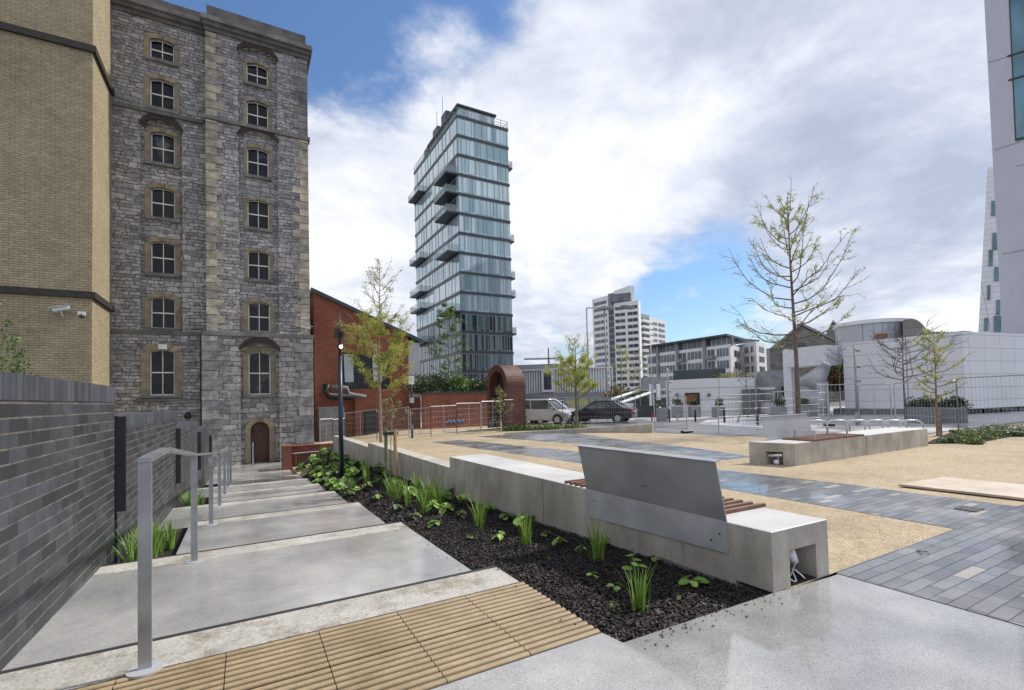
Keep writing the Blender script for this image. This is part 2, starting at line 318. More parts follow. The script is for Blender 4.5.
def prism(bm,pts,z0,z1):  # vertical prism over xy polygon; z1 may be list
    a=[bm.verts.new((p[0],p[1],z0 if not hasattr(z0,'__len__') else z0[i])) for i,p in enumerate(pts)]
    b=[bm.verts.new((p[0],p[1],z1 if not hasattr(z1,'__len__') else z1[i])) for i,p in enumerate(pts)]
    n=len(pts); bm.faces.new(a[::-1]); bm.faces.new(b)
    for i in range(n): bm.faces.new((a[i],a[(i+1)%n],b[(i+1)%n],b[i]))
def extr(bm,pts,d):   # polygon pts (3d) extruded by vector d
    d=Vector(d); a=[bm.verts.new(p) for p in pts]; b=[bm.verts.new(Vector(p)+d) for p in pts]; n=len(pts)
    bm.faces.new(a[::-1]); bm.faces.new(b)
    for i in range(n): bm.faces.new((a[i],a[(i+1)%n],b[(i+1)%n],b[i]))
def tube(bm,pts,r,n=6,r1=None,cap=True):
    pts=[Vector(p) for p in pts]; rings=[]
    for i,p in enumerate(pts):
        t=(pts[min(i+1,len(pts)-1)]-pts[max(i-1,0)]); t=t.normalized() if t.length>1e-9 else Vector((0,0,1))
        a=t.cross(Vector((0,0,1))); a=a.normalized() if a.length>.05 else t.cross(Vector((0,1,0))).normalized(); b=t.cross(a)
        rr=r if r1 is None else r+(r1-r)*i/(len(pts)-1)
        rings.append([bm.verts.new(p+(a*math.cos(2*PI*k/n)+b*math.sin(2*PI*k/n))*rr) for k in range(n)])
    for i in range(len(rings)-1):
        for k in range(n): bm.faces.new((rings[i][k],rings[i][(k+1)%n],rings[i+1][(k+1)%n],rings[i+1][k]))
    if cap and n>2: bm.faces.new(rings[0][::-1]); bm.faces.new(rings[-1])
def cyl(bm,c,r,z0,z1,n=16,r1=None): tube(bm,[(c[0],c[1],z0),(c[0],c[1],z1)],r,n,r1)
def bevel(bm,w,seg=2): bmesh.ops.bevel(bm,geom=[e for e in bm.edges if e.calc_face_angle(0)>.5],offset=w,segments=seg,profile=.5,affect='EDGES')
def seg_box(bm,a,b,w,z0,z1):  # upright slab between two plan points
    a=Vector((a[0],a[1],0)); b=Vector((b[0],b[1],0)); n=(b-a).normalized().cross(Vector((0,0,1)))*w/2
    z0=z0 if hasattr(z0,'__len__') else (z0,z0); z1=z1 if hasattr(z1,'__len__') else (z1,z1)
    prism(bm,[a-n,b-n,b+n,a+n],[z0[0],z0[1],z0[1],z0[0]],[z1[0],z1[1],z1[1],z1[0]])
# ================================================================ SETTING
def sheet(name,pts,mat,z=None,off=0):   # flat polygon sheet subdivided onto the plaza height
    bm=B(); vs=[bm.verts.new((p[0],p[1],0)) for p in pts]; bm.faces.new(vs)
    for _ in range(1): pass
    xs=[p[0] for p in pts]; ys=[p[1] for p in pts]
    for a in range(int(min(ys)),int(max(ys))+1,1):
        if (max(ys)-min(ys))>3 or a==9: bmesh.ops.bisect_plane(bm,geom=bm.verts[:]+bm.edges[:]+bm.faces[:],plane_co=(0,a,0),plane_no=(0,1,0))
    for a in range(int(min(xs)),int(max(xs))+1,1):
        if (max(xs)-min(xs))>3 and a<12: bmesh.ops.bisect_plane(bm,geom=bm.verts[:]+bm.edges[:]+bm.faces[:],plane_co=(a,0,0),plane_no=(1,0,0))
    for v in bm.verts: v.co.z=(zg(v.co.x,v.co.y) if z is None else z)+off
    bmesh.ops.triangulate(bm,faces=bm.faces)
    for f in bm.faces:
        if f.normal.z<0: f.normal_flip()
    bm.normal_update()
    for f in bm.faces:
        if f.normal.z<0: f.normal_flip()
    o=link(name,bm,mat,raw=True); return tag(o,kind='structure')
def ground():
    xs=[-3000,-400,-60,-20,-6,-3,-1.5,-1.36,3.26,3.3,4,5,6,7,8,9,10,12,15,20,26,34,45,60,100,400,3000]
    ys=[-3000,-400,-50,-10,0,2.2,2.3]+[3,3.7]+[3.77+.73*i for i in range(1,30)]+[27,28.4,30,34,39,45,60,100,400,3000]
    bm=B(); g={}
    def h(x,y):
        if x<=3.27 and x>=-1.5 and 2.25<y<28.6: return min(stz(y)-.35, bedz(min(max(x,1.9),3.2),y)-.3)
        if x<-1.49: return -.1 if y<4 else max(-1.7,-.235*(y-3.77)/2.92-.1)
        if x<3.27: return -.03 if y<2.25 else -1.7
        return zg(x,y)-.03
    for i,x in enumerate(xs):
        for j,y in enumerate(ys): g[i,j]=bm.verts.new((x,y,h(x,y)))
    for i in range(len(xs)-1):
        for j in range(len(ys)-1): bm.faces.new((g[i,j],g[i+1,j],g[i+1,j+1],g[i,j+1]))
    tag(link('ground',bm,'asphalt_grey',raw=True),kind='structure')
ground()
# upper landing (speckled, wet) wraps round the tactile strip and the end of the planting bed
bm=B(); 
for q in [[(-8,-6),(4.09,-6),(4.09,2.12),(3.98,2.12),(3.3,2.17),(1.93,2.205),(1.905,2.362),(-1.35,2.362),(-8,2.362)]]:
    prism(bm,q,-.12,0)
tag(link('landing',bm,'landing'),kind='structure')
# tactile strip: ribbed tiles
root=None
bm=B(); n=0
for i in range(-4,4):
    x0=-.095+(i)*.5; x0=.4+(i-1)*.502; x1=x0+.497
    for j in range(2):
        y0=2.366+j*.484; y1=y0+.480
        pr=[]; k=0
        # cross-section along y with 8 rounded ribs, run along x
        pts=[(y0,-.05)]
        nr=8
        for r in range(nr):
            a=y0+(y1-y0)*r/nr; w=(y1-y0)/nr
            pts+=[(a+w*.04,0.0),(a+w*.16,.0),(a+w*.32,.008),(a+w*.50,.0095),(a+w*.68,.008),(a+w*.84,.0)]
        pts+=[(y1,-.05)]
        xa,xb=max(x0,-1.35),min(x1,1.905)
        A=[bm.verts.new((xa,p[0],p[1])) for p in pts]; C_=[bm.verts.new((xb,p[0],p[1])) for p in pts]
        for q in range(len(pts)-1): bm.faces.new((A[q],C_[q],C_[q+1],A[q+1]))
        bm.faces.new(A); bm.faces.new(C_[::-1])
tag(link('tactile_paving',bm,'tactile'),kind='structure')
bm=B(); box(bm,-1.35,1.905,2.3,3.36,-.12,-.012); tag(link('bedding_mortar',bm,'grey_dark'),kind='structure')
# top nosing slab
bm=B(); box(bm,-1.35,1.885,3.345,3.765,-.2,0); bevel(bm,.006,1); tag(link('top_step',bm,'tread_rough'),kind='structure')
# treads
def stairs():
    for k in range(7):
        y0=3.77+k*2.92; y1=y0+2.92 if k<6 else 28.5
        za=-.235*k-.17; zb=-.235*(k+1) if k<6 else za-.05
        xl=-1.35 if k not in (1,3,5) else -.72
        zf=lambda y: za+(zb-za)*(y-y0)/(y1-y0)
        ym=y1-.42 if k<6 else y1
        bm=B(); prism(bm,[(xl,y0-.1),(1.88,y0-.1),(1.88,ym),(xl,ym)],-2.4,[zf(y0),zf(y0),zf(ym),zf(ym)])
        tag(link('tread',bm,'tread'),kind='structure')
        if k<6:
            bm=B(); prism(bm,[(xl,ym+.004),(1.884,ym+.004),(1.884,y1-.03),(xl,y1-.03)],-2.4,[zf(ym),zf(ym),zf(y1),zf(y1)]); tag(link('step_edge',bm,'tread_rough'),kind='structure')
        if k in (1,3,5):   # soil pocket beside the wall
            bm=B(); prism(bm,[(-1.35,y0),(xl-.05,y0),(xl-.05,y1),(-1.35,y1)],-2.4,[za-.08,za-.08,zb-.08,zb-.08]); tag(link('soil_pocket',bm,'soil'),kind='structure')
            bm=B(); box(bm,xl-.05,xl-.002,y0,y1-.01,-2.4,za+.0); tag(link('pocket_kerb',bm,'tread'),kind='structure')
        # black grip strip on the nosing above this tread
        yn=y0; zn=-.235*k if k else 0.
        x_l=-1.35 if k-1 not in (1,3,5) else -.72
        bm=B(); box(bm,x_l,1.886,yn-.032,yn+.004,zn-.035,zn+.004); tag(link('nosing_strip',bm,'nosing'),kind='structure')
stairs()
# plaza surfaces
sheet('gravel_plaza',[(3.46,2.15),(30,2.15),(30,45),(3.46,45)],'gravel',off=0)
sheet('paving_front',[(4.09,-6),(30,-6),(30,2.15),(4.09,2.15)],'paver',off=.004)
sheet('paving_strip',[(6.345,2.15),(8.1,2.15),(8.1,4.1),(7.85,6),(7.9,8),(7.8,12),(7.6,18),(6.345,18)],'paver',off=.004)
sheet('paving_cross',[(9.1,6.9),(10.0,6.9),(11.3,12.5),(13.0,17.8),(10.6,19.6),(9.0,19.4),(9.4,12.5)],'paver',off=.004)
sheet('road',[(15.2,6.9),(60,6.9),(60,45),(21.5,45),(17.6,25.5),(14.7,14)],'asphalt_grey',off=.008)
sheet('pavement',[(17.2,7.0),(60,7.0),(60,20),(26,21),(21,17.5),(19.0,11.5)],'pale_pave',off=.012)
sheet('pavement_far',[(23,22.6),(60,21.2),(60,60),(36,60),(30,40)],'pale_pave',off=.016)
# planting bed soil
bm=B(); 
ys=[2.21+.35*i for i in range(67)]
for a,b in zip(ys,ys[1:]):
    for xa,xb in ((1.885,2.3),(2.3,2.8),(2.8,3.36)):
        bm.faces.new([bm.verts.new((x,y,bedz(x,y)-.01)) for x,y in ((xa,a),(xb,a),(xb,b),(xa,b))])
bmesh.ops.remove_doubles(bm,verts=bm.verts,dist=.001); tag(link('bed_soil',bm,'soil',raw=True),kind='structure')
bm=B(); prism(bm,[(1.885,2.205),(3.36,2.17),(3.36,25.5),(1.885,25.5)],-2.5,[-.09,-.13,-1.7,-1.7]); bm.free()
# mulch chips
def chips(bm,n,fx,size=1):
    for _ in range(n):
        x,y,s=fx(); z=bedz(x,y)+R.uniform(-.006,.022); l=R.uniform(.008,.025)*s; w=R.uniform(.005,.012)*s; t=.0025
        a=R.uniform(0,2*PI); m=Matrix.Translation((x,y,z))@Matrix.Rotation(a,4,'Z')@Matrix.Rotation(R.gauss(0,.45),4,'X')@Matrix.Rotation(R.gauss(0,.35),4,'Y')
        v=[bm.verts.new(m@Vector(q)) for q in ((-l,-w*.6,-t),(l,-w,-t),(l*.8,w,-t),(-l*.9,w*.8,-t),(-l,-w*.6,t),(l,-w,t),(l*.8,w,t),(-l*.9,w*.8,t))]
        for f in ((4,5,6,7),(0,1,5,4),(1,2,6,5),(2,3,7,6),(3,0,4,7)): bm.faces.new([v[i] for i in f])
bm=B()
def near():
    y=2.2+4.6*R.random()**1.25; x=R.uniform(1.9,3.33)
    while x<1.93+ (2.25-y): x=R.uniform(1.9,3.33)
    return x,y,.8
def far():
    y=6.8+17*R.random()**1.5; return R.uniform(1.9,3.2),y,1.5+.06*y
chips(bm,25000,near); chips(bm,10000,far)
for _ in range(90):   # bark spilled over the edges of the bed
    e=abs(R.gauss(0,.07))+.005
    if R.random()<.5: x,y=1.87-e,R.uniform(2.3,9); z=stz(y)+.004 if y>3.4 else .01
    else: x,y=R.uniform(1.95,3.3),2.19-e; z=.004
    l=R.uniform(.003,.009); a=R.uniform(0,2*PI); m=Matrix.Translation((x,y,z))@Matrix.Rotation(a,4,'Z'); w=l*.4
    v=[bm.verts.new(m@Vector(q)) for q in ((-l,-w,0),(l,-w,0),(l*.8,w,0),(-l,w,0),(-l,-w,.005),(l,-w,.005),(l*.8,w,.005),(-l,w,.005))]
    for f in ((4,5,6,7),(0,1,5,4),(1,2,6,5),(2,3,7,6),(3,0,4,7)): bm.faces.new([v[i] for i in f])
tag(link('bark_mulch',bm,'chip',raw=True),'loose dark brown bark mulch covering the long planting bed','mulch',kind='stuff')
# ================================================================ WALLS LEFT
def facade(bm,org,ux,un,u0,u1,v0,v1,holes,depth,thick=None):
    """front face with rectangular / arched holes. org 3d origin, ux along, un outward normal, v = z. holes: (ua,ub,va,vs,rise)"""
    org=Vector(org); ux=Vector(ux); un=Vector(un); Z=Vector((0,0,1))
    P=lambda u,v,w=0: org+ux*u+Z*v+un*w
    us=sorted(set([u0,u1]+[h[0] for h in holes]+[h[1] for h in holes])); vs=sorted(set([v0,v1]+[h[2] for h in holes]+[h[3]+h[4] for h in holes]))
    us=[u for u in us if u0<=u<=u1]; vs=[v for v in vs if v0<=v<=v1]
    for i in range(len(us)-1):
        for j in range(len(vs)-1):
            uc=(us[i]+us[i+1])/2; vc=(vs[j]+vs[j+1])/2
            if any(h[0]<uc<h[1] and h[2]<vc<h[3]+h[4] for h in holes): continue
            bm.faces.new([bm.verts.new(P(*q)) for q in ((us[i],vs[j]),(us[i+1],vs[j]),(us[i+1],vs[j+1]),(us[i],vs[j+1]))])
    for a,b,c,s,r in holes:
        arc=arcpts(a,b,s,r)
        path=[(a,c)]+arc+[(b,c)]
        for p,q in zip(path,path[1:]): bm.faces.new([bm.verts.new(v) for v in (P(*p),P(*q),P(*q,-depth),P(*p,-depth))])
        bm.faces.new([bm.verts.new(v) for v in (P(a,c),P(b,c),P(b,c,-depth),P(a,c,-depth))])
        if r>0:
            h=len(arc)//2
            for k in range(len(arc)-1):
                p,q=arc[k],arc[k+1]; cnr=(a,s+r) if k<h else (b,s+r)
                bm.faces.new([bm.verts.new(P(*t)) for t in (p,q,cnr)])
            bm.faces.new([bm.verts.new(P(*t)) for t in ((a,s+r),arc[h],(b,s+r))]) if False else None
def arcpts(a,b,s,r,n=10):
    if r<=0: return [(a,s),(b,s)]
    w=(b-a)/2; Rr=(w*w+r*r)/(2*r); cz=s+r-Rr; t0=math.asin(min(1,w/Rr)); 
    if r>=w-1e-6: t0=PI/2; 
    return [((a+b)/2+Rr*math.sin(-t0+2*t0*k/n), cz+Rr*math.cos(-t0+2*t0*k/n)) for k in range(n+1)]
def garden_wall(y0,y1,ztop,label,course=True,end_strip=None,zb=-2.6,x=-1.35,th=.33):
    r=empty('brick_wall',(x-th/2,y0,0),label,'wall','stepped blue brick walls down the stairs')
    bm=B(); box(bm,x-th,x,y0,y1,zb,ztop-.18); link('wall_face',bm,'blue_brick',r)
    bm=B(); box(bm,x-th-.004,x+.006,y0,y1,ztop-.18,ztop); bevel(bm,.006,1); link('coping',bm,'soldier',r)
    if end_strip is not None:
        bm=B(); box(bm,x-.02,x+.085,y0-.02,y0+.0,end_strip,ztop-.01); link('black_strip',bm,'nosing',r)  # flat black strip on the surface standing for a recessed slot
    return r
garden_wall(-6,7.25,1.70,'tall dark blue brick wall nearest the viewer, with upright bricks along its top')
garden_wall(7.37,12.9,1.355,'second blue brick wall step with a black strip on its near end',end_strip=.21,x=-1.345)
garden_wall(12.95,18.4,.975,'third lower blue brick wall step beyond the second grasses',end_strip=-.25,x=-1.34)
garden_wall(18.45,23.9,.62,'fourth blue brick wall step, close to the stone mill',end_strip=-.6,x=-1.335)
garden_wall(24.0,26.3,.19,'shortest blue brick wall step at the foot of the stone mill',end_strip=-.6,x=-1.33)
# ================================================================ HANDRAIL
plain('steel_plate',(.55,.57,.60),.4,.4,.1)
def handrail():
    r=empty('handrail',(-.49,3.35,0),'galvanised steel handrail with flat bar posts running down the stairs','handrail')
    ys=[3.35+2.92*k for k in range(7)]
    def bz(k): return 0 if k==0 else -.235*k
    for k,y in enumerate(ys):
        z=bz(k)
        zt_=(1.14 if k==0 else .91-.24*(k-1)); bm=B(); box(bm,-.49-.031,-.49+.031,y-.012,y+.012,z+.008,zt_); bevel(bm,.003,1); link('post',bm,'steel_leg',r)
        bm=B(); cyl(bm,(-.49,y),.085,z+.001,z+.016,28); link('base_plate',bm,'steel_plate',r)
    bm=B()
    pts=[(ys[0],1.17),(4.12,1.165)]+[(y,.935-.24*k) for k,y in enumerate(ys[1:])]
    for (a,za),(b,zb) in zip(pts,pts[1:]):
        hexa(bm,[(-.522,a-.012 if a==ys[0] else a,za-.028),(-.458,a-.012 if a==ys[0] else a,za-.028),(-.458,b,zb-.028),(-.522,b,zb-.028),(-.522,a-.012 if a==ys[0] else a,za),(-.458,a-.012 if a==ys[0] else a,za),(-.458,b,zb),(-.522,b,zb)])
    link('rail',bm,'steel',r)
handrail()
# far thin guard post by the door
bm=B(); p=PY(253,464,25.6); box(bm,p.x-.03,p.x+.03,p.y-.03,p.y+.03,p.z-.1,p.z+1.0); bevel(bm,.005,1); tag(link('guard_post',bm,'galv'),'slim pale metal post standing in front of the arched door','post')
# ================================================================ STONE MILL
D=28.5
def win(root,a,b,c,s,rise,y,surround='tan_stone',hood=None,sill=True,ring=.3):
    """sash window in opening whose front plane is y"""
    f=.05; yy=y+.16
    bm=B(); arc=arcpts(a,b,s,rise)
    ia=arcpts(a+f,b-f,s,max(rise-f*.6,.02))
    for p,q,p2,q2 in zip(arc,arc[1:],ia,ia[1:]): extr(bm,[(p[0],yy,p[1]),(q[0],yy,q[1]),(q2[0],yy,q2[1]),(p2[0],yy,p2[1])],(0,.08,0))
    box(bm,a,a+f,yy,yy+.08,c,s); box(bm,b-f,b,yy,yy+.08,c,s); box(bm,a+f,b-f,yy,yy+.08,c,c+f)
    mz=(c+s+rise)/2; box(bm,a+f,b-f,yy-.02,yy+.06,mz-.028,mz+.028); mx=(a+b)/2; box(bm,mx-.016,mx+.016,yy+.002,yy+.05,c+f,mz-.035); box(bm,mx-.016,mx+.016,yy+.002,yy+.05,mz+.035,s+rise-f*.5)
    w=link('window',bm,'cream',root)
    bm=B(); extr(bm,[(a+.01,yy+.05,c+.01)]+[(p[0],yy+.05,p[1]-.01) for p in arc]+[(b-.01,yy+.05,c+.01)],(0,.02,0)); link('pane',bm,'win_glass',w)
    # surround ring of dressed stone
    bm=B(); oa=arcpts(a-ring,b+ring,s+ring*.55,rise+ring*.35); yf=y-.035
    h=len(oa)-1
    for k in range(h):
        p,q,p2,q2=oa[k],oa[k+1],arc[k],arc[k+1]; extr(bm,[(p[0],yf,p[1]),(q[0],yf,q[1]),(q2[0],yf,q2[1]),(p2[0],yf,p2[1])],(0,.06,0))
    box(bm,a-ring,a,yf,yf+.06,c,s); box(bm,b,b+ring,yf,yf+.06,c,s); link('window_surround',bm,surround,w)
    if sill:
        bm=B(); box(bm,a-ring*.9,b+ring*.9,y-.14,y+.16,c-.16,c-.003); bevel(bm,.01,1); link('sill',bm,'cornice_pale',w)
def hoodarch(root,a,b,s,rise,y,th=.36):
    bm=B(); A=arcpts(a,b,s,rise,12); O=arcpts(a-.06,b+.06,s+.12,rise+th-.12,12)
    for k in range(12):
        p,q,p2,q2=O[k],O[k+1],A[k],A[k+1]; extr(bm,[(p[0],y,p[1]),(q[0],y,q[1]),(q2[0],y,q2[1]),(p2[0],y,p2[1])],(0,.14,0))
    link('hood_arch',bm,'dark_brick_arch',root)
def mill():
    r=empty('stone_mill',(0,D,-1.6),'tall grey stone mill with stacked arched sash windows and an arched brown door','building')
    ZT=20.95
    # projecting bay: upper and base
    cx_=.69
    zz=[(18.72,19.75,.13),(16.36,17.68,.13),(13.70,15.13,.13),(10.88,12.28,.13),(8.13,9.53,.13),(5.33,6.78,.13),(1.98,4.10,.14)]
    outer=[(-.22,1.62,16.35,20.15,.42),(-.22,1.62,5.2,15.6,.42)]
    bm=B(); facade(bm,(0,D,0),(1,0,0),(0,-1,0),-1.66,3.14,5.2,ZT,outer,.22)
    box(bm,-1.66,3.14,D+.5,D+14,5.2,ZT-.02)
    hexa(bm,[(-1.66,D+.002,5.2),(-1.64,D+.002,5.2),(-1.64,D+.6,5.2),(-1.66,D+.6,5.2),(-1.66,D+.002,ZT),(-1.64,D+.002,ZT),(-1.64,D+.6,ZT),(-1.66,D+.6,ZT)])
    hexa(bm,[(3.12,D+.002,5.2),(3.14,D+.002,5.2),(3.14,D+.6,5.2),(3.12,D+.6,5.2),(3.12,D+.002,ZT),(3.14,D+.002,ZT),(3.14,D+.6,ZT),(3.12,D+.6,ZT)])
    bmi=B(); hs=[(.17,1.2,c,s,q) for c,s,q in zz[:6]]
    facade(bmi,(0,D+.22,0),(1,0,0),(0,-1,0),-.3,1.7,5.2,20.7,hs,.25)
    link('upper_wall',bm,'stone',r,raw=False); link('recessed_wall',bmi,'stone',r)
    D0=D-.12
    bm=B(); facade(bm,(0,D0,0),(1,0,0),(0,-1,0),-1.86,3.27,-2.4,5.0,[(-.2,1.6,-2.4,4.25,.45)],.34)
    box(bm,-1.86,-1.84,D0+.002,D+.6,-2.4,5.0); box(bm,3.25,3.27,D0+.002,D+14,-2.4,5.0)
    link('base_wall',bm,'stone_base',r)
    bm=B(); facade(bm,(0,D+.22,0),(1,0,0),(0,-1,0),-.3,1.7,-2.4,5.0,[(.17,1.2,1.98,4.10,.14),(.24,1.12,-1.66,.1,.44)],.3); link('recessed_wall',bm,'stone_base',r)
    for i,(c,s,q) in enumerate(zz): win(r,.17,1.2,c,s,q,D+.22,ring=.17 if i<5 else .26)
    hoodarch(r,-.25,1.65,20.15,.42,D-.06); hoodarch(r,-.25,1.65,15.6,.42,D-.06); hoodarch(r,-.22,1.62,4.25,.42,D0-.06)
    # door
    bm=B(); arc=arcpts(.24,1.12,.1,.44); extr(bm,[(.24,D+.4,-1.62)]+[(p[0],D+.4,p[1]) for p in arc]+[(1.12,D+.4,-1.62)],(0,.06,0)); d=link('door',bm,'door_wood',r)
    bm=B(); box(bm,.26,1.10,D+.36,D+.398,.06,.13); 
    for k in range(7): box(bm,.28+.118*k,.385+.118*k,D+.375,D+.398,-1.6,.04)
    link('door_boards',bm,'door_wood',d)
    bm=B(); cyl(bm,(.98,D+.34),.03,-.72,-.62,8); link('handle',bm,'black',d)
    bm=B(); oa=arcpts(-.02,1.38,.1,.7); ia=arcpts(.24,1.12,.1,.44)
    for k in range(10):
        p,q,p2,q2=oa[k],oa[k+1],ia[k],ia[k+1]; extr(bm,[(p[0],D+.15,p[1]),(q[0],D+.15,q[1]),(q2[0],D+.15,q2[1]),(p2[0],D+.15,p2[1])],(0,.1,0))
    box(bm,-.02,.24,D+.15,D+.25,-1.62,.1); box(bm,1.12,1.38,D+.15,D+.25,-1.62,.1); link('door_surround',bm,'tan_stone',d)
    # recessed left bay
    DL=D+.5
    zl=[(18.85,19.83,.11),(16.38,17.78,.11),(13.70,15.16,.12),(10.92,12.33,.12),(8.11,9.6,.12),(5.36,6.8,.12),(2.02,4.12,.14)]
    bm=B(); facade(bm,(0,DL,0),(1,0,0),(0,-1,0),-5.6,-1.655,5.2,ZT+.02,[(-4.42,-2.72,5.2,15.35,.42)]+[(-4.05,-3.05,c,s,q) for c,s,q in zl[:2]],.22)
    box(bm,-12,-1.66,DL+.6,D+14,-2.4,ZT); link('upper_wall',bm,'stone',r)
    bm=B(); facade(bm,(0,DL+.22,0),(1,0,0),(0,-1,0),-4.5,-2.65,5.2,16,[(-4.05,-3.05,c,s,q) for c,s,q in zl[2:6]],.25); link('recessed_wall',bm,'stone',r)
    bm=B(); facade(bm,(0,DL-.08,0),(1,0,0),(0,-1,0),-5.6,-1.85,-2.4,5.0,[(-4.05,-3.05,*zl[6])],.35); link('base_wall',bm,'stone',r)
    for i,(c,s,q) in enumerate(zl): win(r,-4.05,-3.05,c,s,q,DL+(.22 if 2<=i<6 else 0 if i<2 else -.08),ring=.24 if i<6 else .34)
    hoodarch(r,-4.42,-2.72,15.35,.42,DL-.06); 
    bm=B(); box(bm,-3.7,-3.35,DL-.17,DL-.12,4.28,4.52); link('keystone',bm,'cream',r)
    bm=B(); box(bm,-4.55,-2.55,DL-.22,DL,1.72,1.9); link('sill_ledge',bm,'cornice',r)
    # string courses
    def course(z0,z1,pr,xl=-1.66,xr=3.14,mat='cornice_pale',n='string_course',Y=D):
        bm=B(); box(bm,xl-pr,xr+pr,Y-pr,Y+.45,z0,z1); bevel(bm,.02,1); link(n,bm,mat,r)
    course(5.0,5.2,.2); course(16.12,16.3,.12)
    for z0,z1,p in ((5.0,5.2,.14),(16.02,16.2,.12)):
        bm=B(); box(bm,-5.6,-1.7-p,DL-p,DL+.25,z0,z1); link('string_course',bm,'cornice',r)
    # cornice, stepped mouldings, parapet
    for z0,z1,p,m in ((20.75,20.95,.10,'cornice'),(20.95,21.15,.24,'cornice'),(21.15,21.38,.38,'cornice_pale')):
        bm=B(); box(bm,-1.66-p*.6,3.14+p*.7,D-p,D+14,z0,z1); bevel(bm,.03,2); link('cornice',bm,m,r)
        bm=B(); box(bm,-12,-1.66-p*.6-.003,DL-p,D+14,z0+.03,z1+.03); bevel(bm,.03,2); link('cornice',bm,m,r)
    bm=B(); box(bm,-1.62,3.1,D+.02,D+14,21.38,22.15); link('parapet',bm,'cornice',r)
    bm=B(); box(bm,-12,-1.63,DL+.05,D+14,21.41,22.0); link('parapet',bm,'cornice',r)
    # quoins, alternating blocks
    def quoins(x,z0,z1,side,Y,mat='quoin',w1=.75,w2=.48,h=.42):
        bm=B(); z=z0; k=0
        while z<z1-.1:
            hh=min(h,z1-z)*R.uniform(.97,1.0); w=(w1 if k%2 else w2)*R.uniform(.9,1.1); a,b=(x,x+w) if side>0 else (x-w,x)
            e=R.uniform(.025,.06); g_=.016; box(bm,a-(.02 if side>0 else -g_),b+(.02 if side<0 else -g_),Y-e,Y+.1,z+g_,z+hh-g_); z+=hh; k+=1
        bevel(bm,.03,1); link('quoins',bm,mat,r)
    quoins(-1.66,5.22,16.1,1,D); quoins(-1.66,16.3,20.7,1,D); quoins(3.14,5.22,16.1,-1,D); quoins(3.14,16.3,20.7,-1,D,'cornice_pale')
    quoins(-1.86,-2.2,4.98,1,D0,'stone_q',.95,.7,.5); quoins(3.27,-2.2,4.98,-1,D0,'stone_q',.95,.7,.5)
    bm=B(); box(bm,-1.98,-1.88,DL-.2,DL-.09,-1.7,5.0); link('downpipe',bm,'black',r)
plain('stone_q',(.34,.335,.325),.9,0,.45,2.5,1,7)
_n=M['stone_q'].node_tree; _b=_n.nodes['Principled BSDF']; _s=_b.inputs['Base Color'].links[0].from_socket; _g=_n.nodes.new('ShaderNodeNewGeometry'); _f=noi(_n,obco(_n),11,9,.75)
L(_n,mix(_n,1,mix(_n,1,_s,ramp(_n,_g.outputs['Random Per Island'],[(0,(.7,.7,.73)),(1,(1.25,1.22,1.15))]),'MULTIPLY'),ramp(_n,_f,[(.36,.62),(.58,1.12)]),'MULTIPLY'),_b.inputs['Base Color'])
mill()
def cctv(name,p,dirv,label,dome=False,s=1):
    r=empty(name,p,label,'camera'); p=Vector(p); d=Vector(dirv).normalized()
    if dome:
        bm=B(); box(bm,p.x-.14*s,p.x+.14*s,p.y-.12*s,p.y,p.z-.02,p.z+.16*s); bevel(bm,.02,2); link('housing',bm,'white',r)
        bm=B(); bmesh.ops.create_uvsphere(bm,u_segments=14,v_segments=8,radius=.12*s,matrix=Matrix.Translation((p.x,p.y-.06*s,p.z-.07*s))); link('lens_dome',bm,'grey_dark',r,smooth=True)
    else:
        bm=B(); a=p-d*.32*s; b=p+d*.32*s; tube(bm,[a,b],.095*s,8); link('housing',bm,'white',r)
        bm=B(); tube(bm,[b,b+d*.02*s],.08*s,10); link('lens',bm,'black',r)
        bm=B(); q=(d.cross(Vector((0,0,1)))*.12); extr(bm,[a+q+Vector((0,0,.1*s)),a-q+Vector((0,0,.1*s)),b-q+d*.1+Vector((0,0,.12*s)),b+q+d*.1+Vector((0,0,.12*s))],(0,0,.015)); link('sunshield',bm,'white',r)
        bm=B(); tube(bm,[p-Vector((0,0,.08)),p+Vector((0,.12,-.28*s)),p+Vector((0,.3,-.3*s))],.03*s,6); link('bracket',bm,'white',r)
# small wall things on the mill
bm=B(); p=PY(187.5,416,D+.38); bmesh.ops.create_uvsphere(bm,u_segments=12,v_segments=8,radius=.16,matrix=Matrix.Translation(p)); 
w=empty('wall_lamp',p,'small round black lamp low on the mill wall above the stepped walls','lamp'); link('globe',bm,'black',w,smooth=True)
bm=B(); box(bm,p.x-.07,p.x+.07,p.y,p.y+.1,p.z-.12,p.z+.2); link('bracket',bm,'black',w)
p=PY(306,327,D-.3); cctv('security_camera',p,(1,-.35,-.25),'white security camera on the right corner of the mill above the string course',s=.8)
# ================================================================ YELLOW BRICK BUILDING
def yellow():
    X0=-5.53; Yc=25.75
    r=empty('yellow_brick_building',(X0,Yc,-1.6),'windowless yellow brick building with dark string courses left of the stone mill','building')
    bm=B(); box(bm,X0-22,X0,Yc,Yc+14,-2.4,34); link('wall',bm,'yellow_brick',r)
    for z0,z1 in ((16.45,16.72),(6.02,6.28)):
        bm=B(); box(bm,X0-22.2,X0+.12,Yc-.12,Yc+3.2,z0,z1); bevel(bm,.02,1); link('string_course',bm,'ledge_dark',r)
yellow()
p=PY(61,309,25.45); cctv('security_camera',p,(-1,-.25,-.32),'large white security camera standing on the yellow building ledge',s=.85)
p=PY(82,315,25.6); cctv('dome_camera',p,(0,-1,0),'white dome camera hung below the ledge near the yellow building corner',dome=True,s=.8)
